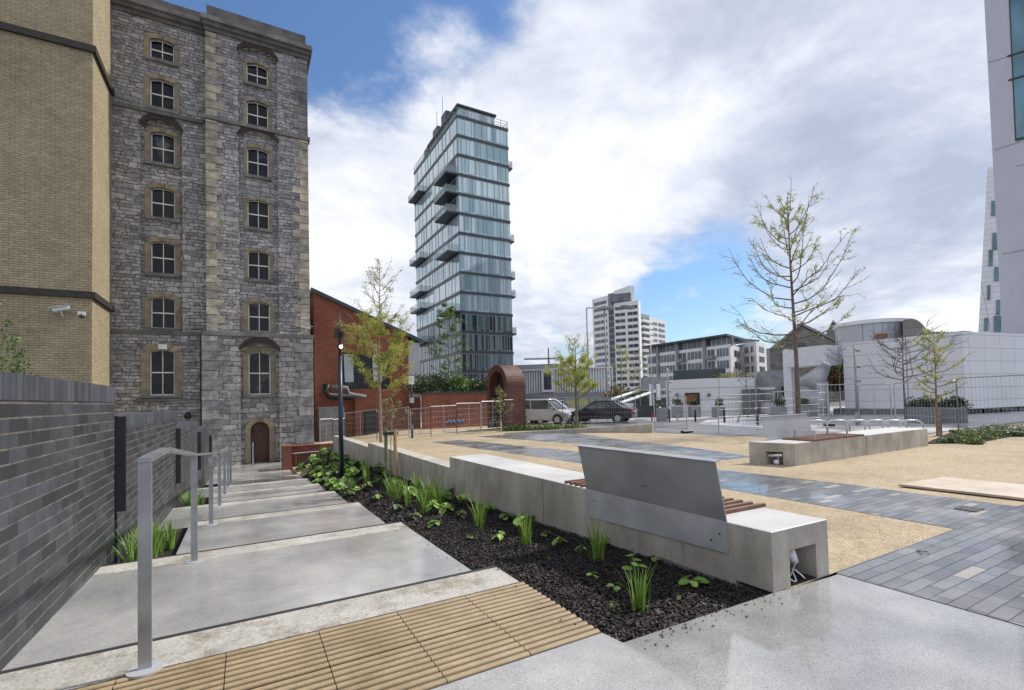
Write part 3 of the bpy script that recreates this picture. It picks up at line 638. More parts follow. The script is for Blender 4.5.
# ================================================================ BENCHES
def bench1():
    r=empty('concrete_bench',(3.65,5,0),'long concrete bench beside the planting bed with a large grey steel backrest and timber slats','bench','long concrete benches')
    def P(u,v,z):  # u along, v across; slightly turned from the stairs
        return Vector((3.325-.0235*u+v*.995, 2.168+u-v*.03, z))
    h=.43; L_=5.92; w=.69
    bm=B(); cells=[(0,.2,0,h),(.53,w,0,h),(.2,.53,.27,h)]
    # block with a socket hole in its near end
    for a,b,c,d in cells: hexa(bm,[P(0,a,c-(.0 if c else .0)),P(0,b,c),P(.3,b,c),P(.3,a,c),P(0,a,d),P(0,b,d),P(.3,b,d),P(.3,a,d)])
    bmesh.ops.remove_doubles(bm,verts=bm.verts,dist=.0001)
    hexa(bm,[P(.3,0,-.9),P(.3,w,-.9),P(L_,w,-.9),P(L_,0,-.9),P(.3,0,h),P(.3,w,h),P(L_,w,h),P(L_,0,h)])
    body=link('concrete_block',bm,'bench_concrete',r)
    bm=B(); hexa(bm,[P(.0,.0,h),P(.0,w,h),P(L_,w,h),P(L_,0,h),P(.008,.008,h+.004),P(.008,w-.008,h+.004),P(L_-.008,w-.008,h+.004),P(L_-.008,.008,h+.004)]); link('bench_top',bm,'bench_top',r)
    bm=B(); 
    for u in (2.95,): hexa(bm,[P(u,-.001,-.6),P(u+.008,-.001,-.6),P(u+.008,.01,-.6),P(u,.01,-.6),P(u,-.001,h),P(u+.008,-.001,h),P(u+.008,.01,h),P(u,.01,h)])
    link('joint',bm,'grey_dark',r)
    # socket hole contents
    bm=B(); hexa(bm,[P(.01,.2,0.002),P(.01,.53,.002),P(.3,.53,.002),P(.3,.2,.002),P(.01,.2,.010),P(.01,.53,.010),P(.3,.53,.015),P(.3,.2,.015)]); link('socket_floor',bm,'black',r)
    bm=B(); hexa(bm,[P(.26,.2,0),P(.26,.53,0),P(.29,.53,0),P(.29,.2,0),P(.26,.2,.27),P(.26,.53,.27),P(.29,.53,.27),P(.29,.2,.27)]); link('socket_back',bm,'black',r)
    def rod(a,b,rad,m='galv',n=8): 
        bm=B(); tube(bm,[P(*a),P(*b)],rad,n); return link('conduit',bm,m,r,smooth=True)
    rod((.04,.22,.17),(.12,.30,.07),.028,'white'); rod((.08,.33,.24),(.10,.41,.13),.035,'white'); rod((.14,.38,.2),(.15,.5,.22),.02,'galv')
    bm=B(); pts=[P(.05+.03*math.sin(t*2),.22+.2*t/6,.05+.035*math.sin(t*1.7+1)) for t in [k*.5 for k in range(14)]]; tube(bm,pts,.006,6); link('cable',bm,'white',r,smooth=True)
    bm=B(); pts=[P(.07,.24+.014*k,.09-.05*math.sin(k*.4)) for k in range(14)]; tube(bm,pts,.006,6); link('cable',bm,'galv',r,smooth=True)
    # slats
    u=.52
    while u<2.5:
        bm=B(); hexa(bm,[P(u,.02,h+.006),P(u,w-.0+(.03 if u<.6 else 0),h+.006),P(u+.042,w-.0+(.03 if u<.6 else 0),h+.006),P(u+.042,.02,h+.006),P(u,.02,h+.034),P(u,w+(.03 if u<.6 else 0),h+.034),P(u+.042,w+(.03 if u<.6 else 0),h+.034),P(u+.042,.02,h+.034)]); bevel(bm,.003,1); link('slat',bm,'timber',r); u+=.098
    # backrest: one folded steel sheet, its brighter and shaded faces painted in two tones
    y0,y1=.355,2.07
    def Q(u,v,z): return P(u,v,z)
    prof=[(-.006,.185),(-.006,.435),(-.10,.915)]; t=.006
    bm=B(); hexa(bm,[Q(y0,-.012,.19),Q(y1,-.012,.14),Q(y1,-.002,.14),Q(y0,-.002,.19),Q(y0,-.012,.44),Q(y1,-.012,.44),Q(y1,-.002,.44),Q(y0,-.002,.44)]); bk=link('backrest_plate',bm,'sheet_lit',r)
    bm=B(); hexa(bm,[Q(y0,-.012,.441),Q(y1,-.012,.441),Q(y1,-.002,.441),Q(y0,-.002,.441),Q(y0,-.115,.912),Q(y1,-.115,.912),Q(y1,-.105,.912),Q(y0,-.105,.912)]); bb=link('backrest',bm,'sheet_shaded',r)
    bm=B(); hexa(bm,[Q(y0-.012,-.135,.913),Q(y1+.03,-.135,.913),Q(y1+.03,-.065,.922),Q(y0-.012,-.065,.922),Q(y0-.012,-.135,.921),Q(y1+.03,-.135,.921),Q(y1+.03,-.065,.930),Q(y0-.012,-.065,.930)]); link('top_lip',bm,'steel',bb)
    bm=B()
    for uu,zz in ((.42,.33),(.5,.26),(1.95,.33),(1.2,.60),(1.16,.605)):
        v=-.012 if zz<.44 else -.012-.103*(zz-.441)/.471
        m=Matrix.Translation(Q(uu,v-.001,zz)); bmesh.ops.create_cone(bm,cap_ends=True,segments=10,radius1=.008,radius2=.007,depth=.006,matrix=m@Matrix.Rotation(PI/2,4,'Y'))
    link('bolt',bm,'grey_dark',bb)
bench1()
def bench2():
    r=empty('concrete_bench',(12,5.9,0),'second concrete bench standing on the gravel with a small upright steel backrest','bench','long concrete benches')
    h=.43; x0,x1=9.32,15.0; y0,y1=5.52,6.3
    bm=B()
    def q(a,b,c,d,e,f): box(bm,a,b,c,d,e,f)
    pts=[(x0,y0),(x1,y0),(x1,y1),(x0-.28,y1)]
    ex=lambda y: x0-.28*(y-y0)/(y1-y0)
    ya,yb=5.72,6.02
    prism(bm,[(ex(y0)+.3,y0),(x1,y0),(x1,y1),(ex(y1)+.3,y1)],0,h)
    prism(bm,[(ex(y0),y0),(ex(y0)+.3,y0),(ex(ya)+.3,ya),(ex(ya),ya)],0,h); prism(bm,[(ex(yb),yb),(ex(yb)+.3,yb),(ex(y1)+.3,y1),(ex(y1),y1)],0,h)
    prism(bm,[(ex(ya),ya),(ex(ya)+.3,ya),(ex(yb)+.3,yb),(ex(yb),yb)],.26,h)
    link('concrete_block',bm,'bench_concrete',r)
    bm=B(); prism(bm,[(x0+.01,y0+.01),(x1-.01,y0+.01),(x1-.01,y1-.01),(x0-.27,y1-.01)],h+.001,h+.005); link('bench_top',bm,'bench_top',r)
    bm=B(); box(bm,12.0,12.01,y0-.002,y0+.01,0,h); link('joint',bm,'grey_dark',r)
    bm=B(); tube(bm,[(x0-.08,5.74,.2),(x0-.10,6.0,.17)],.025,8); tube(bm,[(x0-.10,5.8,.06),(x0-.1,5.87,.05)],.05,10); link('conduit',bm,'white',r,smooth=True)
    bm=B(); tube(bm,[(x0-.07,5.88+.07*math.cos(t*.6),.11+.07*math.sin(t*.6)) for t in range(10)],.008,6); link('cable',bm,'white',r,smooth=True)
    x=9.95
    while x<11.9:
        bm=B(); box(bm,x,x+.045,y0-.01,y1-.14,h+.008,h+.038); link('slat',bm,'timber',r); x+=.096
    bm=B(); hexa(bm,[(9.53,6.19,h),(11.2,6.19,h),(11.2,6.2,h),(9.53,6.2,h),(9.40,6.27,.93),(11.08,6.27,.93),(11.08,6.28,.93),(9.40,6.28,.93)]); bb=link('backrest',bm,'steel_back',r)
    bm=B(); hexa(bm,[(9.39,6.25,.931),(11.09,6.25,.931),(11.09,6.31,.935),(9.39,6.31,.935),(9.39,6.25,.939),(11.09,6.25,.939),(11.09,6.31,.943),(9.39,6.31,.943)]); link('top_lip',bm,'steel',bb)
    for x in (10.2,11.45):
        bm=B(); box(bm,x-.03,x+.03,6.02,6.04,h,.62); box(bm,x-.03,x+.03,5.62,6.16,.62,.635); box(bm,x-.03,x+.03,5.62,5.635,h,.62); link('armrest',bm,'galv',r)
plain('steel_back',(.36,.37,.40),.5,.3,.08,3)
bench2()
# ================================================================ LOW WALLS
def lowwall(pts,w,z0,z1,label,g='low concrete walls along the bed'):
    bm=B(); 
    for (a,b) in zip(pts,pts[1:]): seg_box(bm,a,b,w,z0,z1)
    bevel(bm,.008,1); return tag(link('retaining_wall',bm,'wall_concrete'),label,'wall',g)
lowwall([(3.36,8.1),(3.36,14.70)],.32,-1.2,(.235,.225),'low concrete wall directly behind the far end of the long bench')
lowwall([(3.36,14.71),(3.36,21.2)],.32,-1.6,(.10,.075),'lower concrete wall step beyond the staked sapling')
# brick low wall and pier near the mill
bm=B(); box(bm,1.92,4.9,25.2,25.5,-2.4,-.62); o=tag(link('brick_planter_wall',bm,'red_brick'),'low red brick wall at the far end of the planting bed','wall')
bm=B(); box(bm,1.9,4.9,25.15,25.55,-.615,-.56); c=link('coping',bm,'red_brick',o)
bm=B(); box(bm,1.5,1.88,24.6,25.5,-2.4,-.5); bevel(bm,.01,1); tag(link('brick_pier',bm,'red_brick'),'short orange red brick pier where the stairs end near the door','pier')
r=empty('guard_rail',(3.4,24.9,-1),'thin pale rail running just in front of the low red brick wall','rail')
bm=B(); tube(bm,[(1.95,25.05,-.92),(4.9,25.05,-.86)],.03,6); link('rail',bm,'galv',r)
for x in (2.1,3.5,4.8):
    bm=B(); tube(bm,[(x,25.07,-1.8),(x,25.07,-.9)],.02,6); link('post',bm,'galv',r)
bm=B(); prism(bm,[(1.885,20.5),(2.5,20.5),(2.2,24.6),(1.885,24.6)],-2.2,[bedz(1.9,20.5)+.05,bedz(2.4,20.5)+.06,-1.5,-1.5]); tag(link('sand_path',bm,'gravel'),kind='structure')
# planter kerb in front of the cars
kp=[gnd(505,434),gnd(560,433),gnd(610,432.5),gnd(653,432.5)]
bm=B(); 
for i,(a,b) in enumerate(zip(kp,kp[1:])): seg_box(bm,a,b,.22,-.8,(a.z+.06+.1*i,b.z+.16+.1*i))
tag(link('kerb_wall',bm,'wall_concrete'),'low rising concrete kerb wall in front of the parked cars','wall')
# ================================================================ PLANTS
def blades(bm,n,h,spread,w,base=(0,0,0)):
    b=Vector(base)
    for _ in range(int(n*1.35)):
        a=R.uniform(0,2*PI); l=h*R.uniform(.55,1.1); lean=R.uniform(.05,spread); d=Vector((math.cos(a),math.sin(a),0)); s=Vector((-d.y,d.x,0))*w*R.uniform(.7,1.2)
        o=b+d*R.uniform(0,.075); pts=[]; K=5
        for k in range(K+1):
            t=k/K; pts.append(o+Vector((0,0,l*(t-.28*lean*t*t*t)))+d*(lean*l*(t**1.9)))
        pr=None
        for k,p in enumerate(pts):
            ww=s*(1-(k/K)**2.2)*.5+s*.03; q=(bm.verts.new(p-ww),bm.verts.new(p+ww+Vector((0,0,.0))))
            if pr: bm.faces.new((pr[0],pr[1],q[1],q[0]))
            pr=q
def leaf_round(bm,c,nrm,up,s,fold=.25):
    c=Vector(c); n=Vector(nrm).normalized(); u=Vector(up); u=(u-n*u.dot(n)).normalized(); v=n.cross(u); K=9; ctr=bm.verts.new(c+n*(-fold*s*.3)); ring=[]
    for k in range(K):
        a=2*PI*k/K; rr=s*(1+.12*math.sin(3*a+c.x*40)+.08*math.sin(5*a)); ring.append(bm.verts.new(c+u*math.cos(a)*rr*1.1+v*math.sin(a)*rr*.92+n*(fold*s*abs(math.sin(a))*.6)))
    for k in range(K): bm.faces.new((ctr,ring[k],ring[(k+1)%K]))
def broad(bm,st,n,s0,h,base=(0,0,0)):
    b=Vector(base)
    for _ in range(n):
        s=s0; a=R.uniform(0,2*PI); d=Vector((math.cos(a),math.sin(a),0)); l=h*R.uniform(.5,1.1); o=R.uniform(.25,1.0); c=b+d*(s*1.9*o)+Vector((0,0,l*(1.05-.35*o)))
        tube(st,[b+d*.01,b+d*(s*.8*o)+Vector((0,0,l*.6)),c],.004,4,.002)
        leaf_round(bm,c,Vector((0,0,1))+d*R.uniform(.1,.9)+Vector((R.gauss(0,.15),R.gauss(0,.15),0)),d,s*R.uniform(.6,1.1))
def grass_plant(p,h,n,sp,label,w=.011,group=None):
    r=empty('grass_clump',p,label,'plant',group); bm=B(); blades(bm,n,h,sp,w,p); link('leaves',bm,'blade',r,raw=True)
    bm=B(); cyl(bm,p,.03,p[2]-.03,p[2]+.02,7,.02); link('crown',bm,'mid_leaf',r); return r
def broad_plant(p,h,n,s,label,mat='round_leaf',group=None):
    r=empty('leafy_plant',p,label,'plant',group); bm=B(); st=B(); broad(bm,st,n,s,h,p); link('leaves',bm,mat,r,raw=True,smooth=False); link('stem',st,'mid_leaf',r); return r
def bed(px,py):
    z=-.2
    for i in range(40):
        rr=ray(px,py); p=CAM+rr*((z-H)/rr.z); z=.6*z+.4*bedz(min(max(p.x,1.9),3.25),p.y)
    return Vector((min(max(p.x,1.95),3.22),p.y,bedz(min(max(p.x,1.9),3.25),p.y)))
GC='bark bed grasses and leafy plants'
grass_plant(bed(640,611),.36,26,.45,'small grass clump nearest the tactile paving, below the tall round leaves')
grass_plant(bed(597,560),.42,34,.75,'wide spreading grass clump in front of the backrest left end')
grass_plant(bed(526,545),.38,34,.4,'dense upright grass clump with pale round leaves behind it')
grass_plant(bed(480,527),.46,40,.45,'tallest grass clump against the middle of the bench side')
broad_plant(bed(695,587),.07,6,.055,'single low rosette of bright round leaves nearest the bench end')
broad_plant(bed(633,585)+Vector((0,0,0)),.30,6,.045,'tall stalked plant with round leaves rising behind the nearest grass clump')
broad_plant(bed(616,590),.05,4,.03,'tiny yellow green seedling left of the nearest grass clump')
broad_plant(bed(612,607),.02,5,.02,'scrap of pale flat leaves on the mulch near the tactile paving')
broad_plant(bed(580,556),.10,4,.03,'small round leafed sprig left of the wide spreading grass')
broad_plant(bed(524,533),.22,16,.06,'mound of pale lime round leaves behind the dense grass clump')
broad_plant(bed(446,513),.14,14,.065,'low lime green rosette between the two front grass groups')
broad_plant(bed(462,518),.10,14,.045,'flat grey green rosette left of the tallest grass clump','cover_leaf')
broad_plant(bed(507,522),.11,16,.045,'low frilly foliage against the bench base','cover_leaf')
broad_plant(bed(545,537),.06,8,.03,'thin trailing foliage right of the dense grass clump','cover_leaf')
for i,(px,py) in enumerate([(424,514),(436,503),(408,506),(417,495),(428,505),(398,500),(440,508),(390,497)]):
    grass_plant(bed(px,py),.5,30,.6,'bright grass clump in the thick drift below the low concrete wall',group='drift of grasses')
for i,(px,py) in enumerate([(446,503),(454,497),(434,514),(463,506)]):
    broad_plant(bed(px,py),.2,12,.06,'leafy plant at the right edge of the grass drift',group='leafy plants beside the drift')
for i,(px,py,h,n_,s_) in enumerate([(560,548,.10,9,.035),(655,565,.08,6,.03),(592,578,.05,5,.025),(548,562,.06,6,.03),(500,540,.09,8,.04),(470,540,.06,5,.03),(610,545,.10,8,.035),(680,600,.04,4,.022),(435,527,.09,9,.04),(415,520,.10,10,.045),(490,512,.12,12,.045),(396,512,.12,10,.05),(378,500,.12,10,.05),(536,522,.10,10,.04)]):
    broad_plant(bed(px,py),h,n_,s_,'small low leafy sprig dotted on the dark bark between the grass clumps','cover_leaf' if i%2 else 'round_leaf','small sprigs on the bark')
placed=[]; protos=[]
for k in range(5):
    p=(0,0,0); protos.append(broad_plant(p,.14+.03*k,12+2*k,.075,'low leafy plant in the dense far part of the planting bed','cover_leaf' if k%2 else 'round_leaf','leafy plants in the far bed'))
for k in range(2): protos.append(grass_plant((0,0,0),.32+.06*k,20,.6,'small grass tuft among the leafy plants of the far bed',group='grass tufts in the far bed'))
def copyt(o,loc,rz=0,s=1,par=None,label=None):
    c=o.copy(); COL.objects.link(c)
    if par: c.parent=par
    else: c.location=loc; c.rotation_euler.z=rz; c.scale=(s,s,s)
    if label: c['label']=label
    for ch in o.children: copyt(ch,None,par=c)
    return c
cnt=0; used=set()
while cnt<86:
    y=R.uniform(7.6,24.0); x=R.uniform(1.98,3.15)
    if y<11 and (x<2.6 or R.random()<.3): continue
    if R.random()>.35+.65*min(1,(y-8)/6): continue
    if any((x-a)**2+(y-b)**2<.05+.004*y for a,b in placed): continue
    placed.append((x,y)); k=R.choice([0,1,2,3,4,0,1,2,3,5,6]); s=R.uniform(.6,1.05)*(1+.012*y); p=(x,y,bedz(x,y))
    if k in used: copyt(protos[k],p,R.uniform(0,6),s)
    else: protos[k].location=p; protos[k].scale=(s,s,s); used.add(k)
    cnt+=1
# grasses in the soil pockets
for y0,n,h,lab in ((6.95,11,.52,'long leaved grass clump in the first soil pocket behind the handrail'),(12.9,6,.5,'grass clump in the second soil pocket beside the wall')):
    for k in range(n):
        x=R.uniform(-1.2,-.9); y=y0+R.uniform(0,1.4); grass_plant((x,y,stz(y)-.06),h*R.uniform(.8,1.15),26,.6,lab,w=.017,group='grasses in the soil pockets' if y0<8 else 'grasses in the second pocket')
# ================================================================ TREES
leafm('bud_leaf',(.30,.34,.07),(.50,.54,.17),.45)
def tree(name,px,py,topy,label,trunk_r,nlimb,start,spread,leaf,nleaf,lsize,base=None,bark='bark',up=.9,seed=1,twig=5,leafzone=(0,1),curve=.3,dens=None,cone=.5,group=None,droop=0,leader_extra=0,scat=1.6,upk=0,thin=1.0):
    rr=random.Random(seed); p=Vector(base) if base is not None else gnd(px,py); zt=zat(p,topy); h=zt-p.z
    r=empty(name,p,label,'tree',group); bm=B(); tips=[]
    tr=[]; K=10
    for k in range(K+1):
        t=k/K; tr.append(p+Vector((math.sin(t*5+seed)*.012*h*t,math.cos(t*4+seed)*.012*h*t,h*t)))
    for k in range(K):
        tube(bm,[tr[k],tr[k+1]],trunk_r*(1-.9*(k/K)**.8),8,trunk_r*(1-.9*((k+1)/K)**.8),cap=False)
    for i in range(nlimb):
        t=start+(1-start)*((i+.5)/nlimb)**.9*.93; k=min(K-1,int(t*K)); o=tr[k].lerp(tr[k+1],t*K-k)
        a=i*2.4+rr.uniform(-.9,.9); d=Vector((math.cos(a),math.sin(a),0)); tt=(t-start)/(1-start); ln=spread*(1-cone*tt)*rr.uniform(.5,1.15)*(1.0 if t<.85 else .6); up_=(up+upk*tt)*rr.uniform(.75,1.25); w1=rr.gauss(0,.12); w2=rr.gauss(0,.10); sd_=Vector((-d.y,d.x,0))
        pts=[o]; 
        for q in range(1,6):
            s=q/5; pts.append(o+d*ln*(s**.85)+sd_*ln*(w1*math.sin(s*4)+w2*s*s)+Vector((rr.gauss(0,.02)*ln,rr.gauss(0,.02)*ln,ln*(up_*s*(.35+.65*s**(1+curve)) - droop*s*s+.03*math.sin(s*6+i)))))
        r0=(trunk_r*.42*(1-.6*t)+.004)*thin
        tube(bm,pts,r0,5,.006,cap=False); 
        for q in range(twig):
            s=rr.uniform(.2,1); kk=min(4,int(s*5)); b=pts[kk].lerp(pts[kk+1] if kk<5 else pts[5],s*5-kk)
            a2=a+rr.uniform(-1.4,1.4); dd=Vector((math.cos(a2),math.sin(a2),rr.uniform(-.2,.9))).normalized(); l2=ln*rr.uniform(.15,.38)
            tw=[b,b+dd*l2*.5+Vector((0,0,l2*.05)),b+dd*l2+Vector((0,0,l2*.2))]; tube(bm,tw,(.007+r0*.15)*thin,4,.003,cap=False); tips.append(tw)
            for z in range(2):
                s3=rr.uniform(.3,1); b3=tw[0].lerp(tw[2],s3); d3=(dd+Vector((rr.gauss(0,.7),rr.gauss(0,.7),rr.gauss(0,.5)))).normalized(); e=b3+d3*l2*.45; tube(bm,[b3,e],.005,3,.002,cap=False); tips.append([b3,(b3+e)/2,e])
        tips.append(pts[2:5:1])
    link('trunk',bm,bark,r,smooth=True)
    lf=B(); zlo=p.z+h*leafzone[0]; zhi=p.z+h*leafzone[1]
    n=0; tries=0
    while n<nleaf and tries<nleaf*6:
        tries+=1; tw=rr.choice(tips); s=rr.random(); b=tw[0].lerp(tw[1],s*2) if s<.5 else tw[1].lerp(tw[2],s*2-1)
        if not zlo<b.z<zhi: 
            if rr.random()>.06: continue
        c=b+Vector((rr.gauss(0,.5),rr.gauss(0,.5),rr.gauss(0,.4)))*lsize*scat; ln=lsize*rr.uniform(.5,1.2)
        u=Vector((rr.gauss(0,1),rr.gauss(0,1),rr.gauss(0,1))).normalized(); v=u.cross(Vector((rr.gauss(0,1),rr.gauss(0,1),rr.gauss(0,1)))).normalized()
        q=[lf.verts.new(c+x) for x in (-u*ln,-v*ln*.5,u*ln,v*ln*.5)]; lf.faces.new(q); n+=1
    link('crown',lf,leaf,r,raw=True)
    return r,p
def stake(p,dx,label,h,m='stake',rad=.035):
    bm=B(); q=Vector(p)+Vector(dx); tube(bm,[q-Vector((0,0,.2)),q+Vector((0,0,h))],rad,10); return bm
# tree in front of the red brick building
tree('young_tree',381,443,262,'young yellow green tree with a bare top in front of the red brick building',.075,38,.26,1.5,'spring_leaf',19000,.034,base=gnd(381,442.5),bark='bark_pale',up=.8,upk=1.0,seed=3,twig=11,leafzone=(.26,.70),cone=.62,curve=.1,scat=4.0,thin=.7)
sp=Vector((2.93,11.1,bedz(2.93,11.1)))
r,_=tree('sapling',392,490,392,'thin sapling tied between two timber stakes in the planting bed',.016,9,.55,.4,'olive_leaf',500,.03,base=sp,seed=5,twig=3,up=1.0,leafzone=(.6,1))
t=empty('tree_stakes',sp,'pair of round timber stakes with a black rubber tie holding the thin sapling','stakes')
link('stake',stake(sp,(-.09,.07,0),'',1.26,'stake_green',.04),'stake_green',t); link('stake',stake(sp,(.10,-.04,0),'',1.22,'stake',.045),'stake',t)
bm=B(); box(bm,sp.x-.16,sp.x+.17,sp.y-.05,sp.y+.06,sp.z+1.10,sp.z+1.17); bevel(bm,.015,2); link('rubber_tie',bm,'black',t)
r,p=tree('sapling',501,432,385,'slim pale sapling in front of the round brick arch',.03,12,.3,.5,'olive_leaf',900,.05,bark='bark_pale',seed=8,twig=4,up=1.2,leafzone=(.35,.9))
bm=B(); tube(bm,[p+Vector((0,0,-.1)),p+Vector((0,0,.55))],.06,8); tag(link('stake',bm,'stake'),'short dark timber stake at the foot of the sapling by the brick arch','stake')
tree('young_tree',577,427,338,'young yellow green tree standing behind the kerb between the two cars',.09,24,.30,1.6,'spring_leaf',11000,.045,seed=11,up=.7,upk=.8,scat=4.0,thin=.8,twig=8,leafzone=(.34,.8),cone=.65)
tree('bare_tree',630,424,345,'nearly bare pale tree right of the black car with a few yellow leaves',.05,16,.4,1.6,'spring_leaf',700,.06,base=at(622,424,36),bark='bark_pale',seed=12,up=1.0)
tree('bare_tree',613,424,350,'twiggy tree rising behind the black car rear',.05,16,.35,1.5,'olive_leaf',500,.06,base=at(641,418,40),bark='bark_pale',seed=22,up=1.0)
r,p=tree('young_tree',799,431,196,'largest young tree, sparsely leaved with upswept limbs, behind the second bench',.11,36,.33,2.7,'bud_leaf',6000,.034,bark='bark',seed=15,up=.34,upk=2.0,twig=11,cone=.74,curve=.9,leafzone=(.2,1),scat=2.5,thin=.8)
tree('bare_tree',906,423,335,'bare spreading tree in front of the large white building',.07,22,.42,2.0,'olive_leaf',260,.04,base=at(906,420,23),seed=17,up=.75,twig=8,cone=.35,curve=.5)
r,p=tree('young_tree',938,436,326,'narrow leafy young tree beside the low planting right of the second bench',.045,26,.28,.7,'bud_leaf',1300,.038,scat=2.5,bark='bark_pale',seed=19,up=.6,twig=6,cone=.4)
bm=B(); tube(bm,[p+Vector((.0,-.05,-.1)),p+Vector((0,-.05,.8))],.06,8); tag(link('stake',bm,'bark_pale'),'thick round stake supporting the narrow leafy tree at the right','stake')
tree('bare_tree',748,424,350,'small bare tree in front of the white pavilion end',.05,12,.45,1.5,'olive_leaf',60,.05,base=at(748,420,32),seed=23,up=.7)
tree('bare_tree',845,424,335,'small bare tree just left of the curved white building wall',.05,12,.5,1.3,'olive_leaf',60,.05,base=at(841,421,31),seed=25,up=.7)
tree('bare_tree',436,400,300,'feathery evergreen tree beside the foot of the glass tower',.1,26,.15,2.6,'mid_leaf',2600,.12,base=at(449,396,48),seed=26,up=.35,twig=8,cone=.6)
# ivy behind the near wall
for k,(px,h) in enumerate(((3,2.2),(12,1.5),(20,1.2))):
    p=PXx(px,385,-2.3); r=empty('climbing_shrub',p,['tallest leafy shoot above the near brick wall','middle leafy shoot above the near brick wall','shortest leafy shoot above the near brick wall'][k],'shrub')
    st=B(); lf=B(); p0=Vector((p.x,p.y,1.0)); hh=[.95,.62,.45][k]+.7
    for s in range(3):
        pts=[p0+Vector((math.sin(q*.9+s+k)*.025*q/3+(s-1)*.03,(s-1)*.05,hh*q/7*(1-.12*s))) for q in range(8)]; tube(st,pts,.008,5,.003)
        for _ in range(130):
            q=R.uniform(0,7); i=min(6,int(q)); b=pts[i].lerp(pts[i+1],q-i)+Vector((R.gauss(0,.035),R.gauss(0,.035),R.gauss(0,.02))); u=Vector((R.gauss(0,1),R.gauss(0,1),R.gauss(0,1))).normalized()*.024; v=u.cross(Vector((R.gauss(0,1),R.gauss(0,1),R.gauss(0,1)))).normalized()*.012
            lf.faces.new([lf.verts.new(b+x) for x in (-u,-v,u,v)])
    link('stem',st,'bark',r); link('leaves',lf,'mid_leaf',r,raw=True)
def shrub(c,rx,ry,rz,n,ls,label,mat='dark_leaf',group=None,name='shrub'):
    r=empty(name,c,label,'shrub',group); lf=B(); c=Vector(c); lob=[(Vector((R.uniform(-.6,.6)*rx,R.uniform(-.6,.6)*ry,R.uniform(-.2,.5)*rz)),R.uniform(.45,.75)) for _ in range(9)]
    for _ in range(n):
        o,s=R.choice(lob); d=Vector((R.gauss(0,1),R.gauss(0,1),R.gauss(0,1))).normalized()*R.uniform(.6,1.05)*s; p=c+o+Vector((d.x*rx,d.y*ry,d.z*rz))
        if p.z<c.z-rz*.4: continue
        u=Vector((R.gauss(0,1),R.gauss(0,1),R.gauss(0,1))).normalized()*ls; v=u.cross(Vector((R.gauss(0,1),R.gauss(0,1),R.gauss(0,1)))).normalized()*ls*.5
        lf.faces.new([lf.verts.new(p+x) for x in (-u,-v,u,v)])
    link('foliage',lf,mat,r,raw=True)
    bm=B()
    for k in range(4): tube(bm,[c+Vector((0,0,-rz*.5)),c+Vector((R.uniform(-.4,.4)*rx,R.uniform(-.4,.4)*ry,rz*.4))],.03*rz+.01,5,.01)
    link('stem',bm,'bark',r); return r
# ================================================================ LAMPS
def lamp_bed():
    p=Vector((2.38,14.36,-.8)); zt=zat(p,312); zl=zat(p,347)
    r=empty('street_lamp',p,'dark blue lamp post standing in the planting bed with a small lit lamp','street lamp')
    bm=B(); cyl(bm,p,.072,p.z-.3,zl-.25,14,.055); tube(bm,[(p.x,p.y,zl-.25),(p.x,p.y,zt)],.05,10,.012); link('post',bm,'lamp_blue',r,smooth=True)
    bm=B(); box(bm,p.x-.13,p.x-.04,p.y-.08,p.y+.08,zl+.25,zl+.5); box(bm,p.x+.04,p.x+.10,p.y-.06,p.y+.06,zl+.25,zl+.45); link('bracket',bm,'black',r)
    q=Vector((p.x,p.y-.1,zl)); bm=B(); bmesh.ops.create_uvsphere(bm,u_segments=16,v_segments=10,radius=.10,matrix=Matrix.Translation(q)); h=link('lamp_head',bm,'lamp_blue',r,smooth=True)
    bm=B(); bmesh.ops.create_uvsphere(bm,u_segments=14,v_segments=8,radius=.055,matrix=Matrix.Translation(q+Vector((0,-.065,-.01)))); link('bulb',bm,'lamp_lit',h,smooth=True)
lamp_bed()
def post_lamp(px,py,top,label,r0=.05,head='box',mat='black',arm=0,d=None,group=None):
    p=gnd(px,py) if d is None else at(px,py,d); zt=zat(p,top); r=empty('street_lamp',p,label,'street lamp',group)
    bm=B(); cyl(bm,p,r0*1.4,p.z-.2,p.z+.6,10); tube(bm,[p+Vector((0,0,.5)),(p.x,p.y,zt)],r0,10,r0*.7); link('post',bm,mat,r,smooth=True)
    if head=='box':
        bm=B(); box(bm,p.x-.12,p.x+.12,p.y-.12,p.y+.12,zt-.5,zt-.1); bevel(bm,.03,2); link('lamp_head',bm,'white',r)
        bm=B(); box(bm,p.x-.1,p.x+.1,p.y-.12,p.y+.05,zt-1.4,zt-1.15); bevel(bm,.03,2); link('bracket',bm,'galv',r)
    elif head=='arm':
        for s in (-1,1) if arm<0 else (1,):
            a=Vector((p.x,p.y,zt)); b=a+rt0*abs(arm)*s; bm=B(); tube(bm,[a,b],r0*.6,6); h=link('arm',bm,mat,r)
            bm=B(); c=b; box(bm,c.x-.5,c.x+.5,c.y-.2,c.y+.2,c.z-.12,c.z+.08); bevel(bm,.04,1); link('lamp_head',bm,'grey_mid',h)
    elif head=='spot':
        for zz in (.2,.9,1.5):
            bm=B(); q=Vector((p.x,p.y,zt-zz)); tube(bm,[q,q+rt0*.2+Vector((0,0,-.05))],.06,8); link('spotlight',bm,'frame_grey',r)
    return r
post_lamp(412,438,374,'slim black lamp post behind the fence by the red brick building',.05)
post_lamp(590,424,308,'tall grey double armed street lamp between the cars',.07,'arm','frame_grey',2.9,d=34)
post_lamp(608,424,308,'tall grey street lamp just right of the double armed one',.07,'arm','frame_grey',.2,d=36)
post_lamp(669,416,368,'grey post with small spotlights between the planters',.06,'spot','frame_grey',d=31)
post_lamp(653,420,345,'tall thin grey pole left of the white pavilion',.06,'none','frame_grey',d=40)
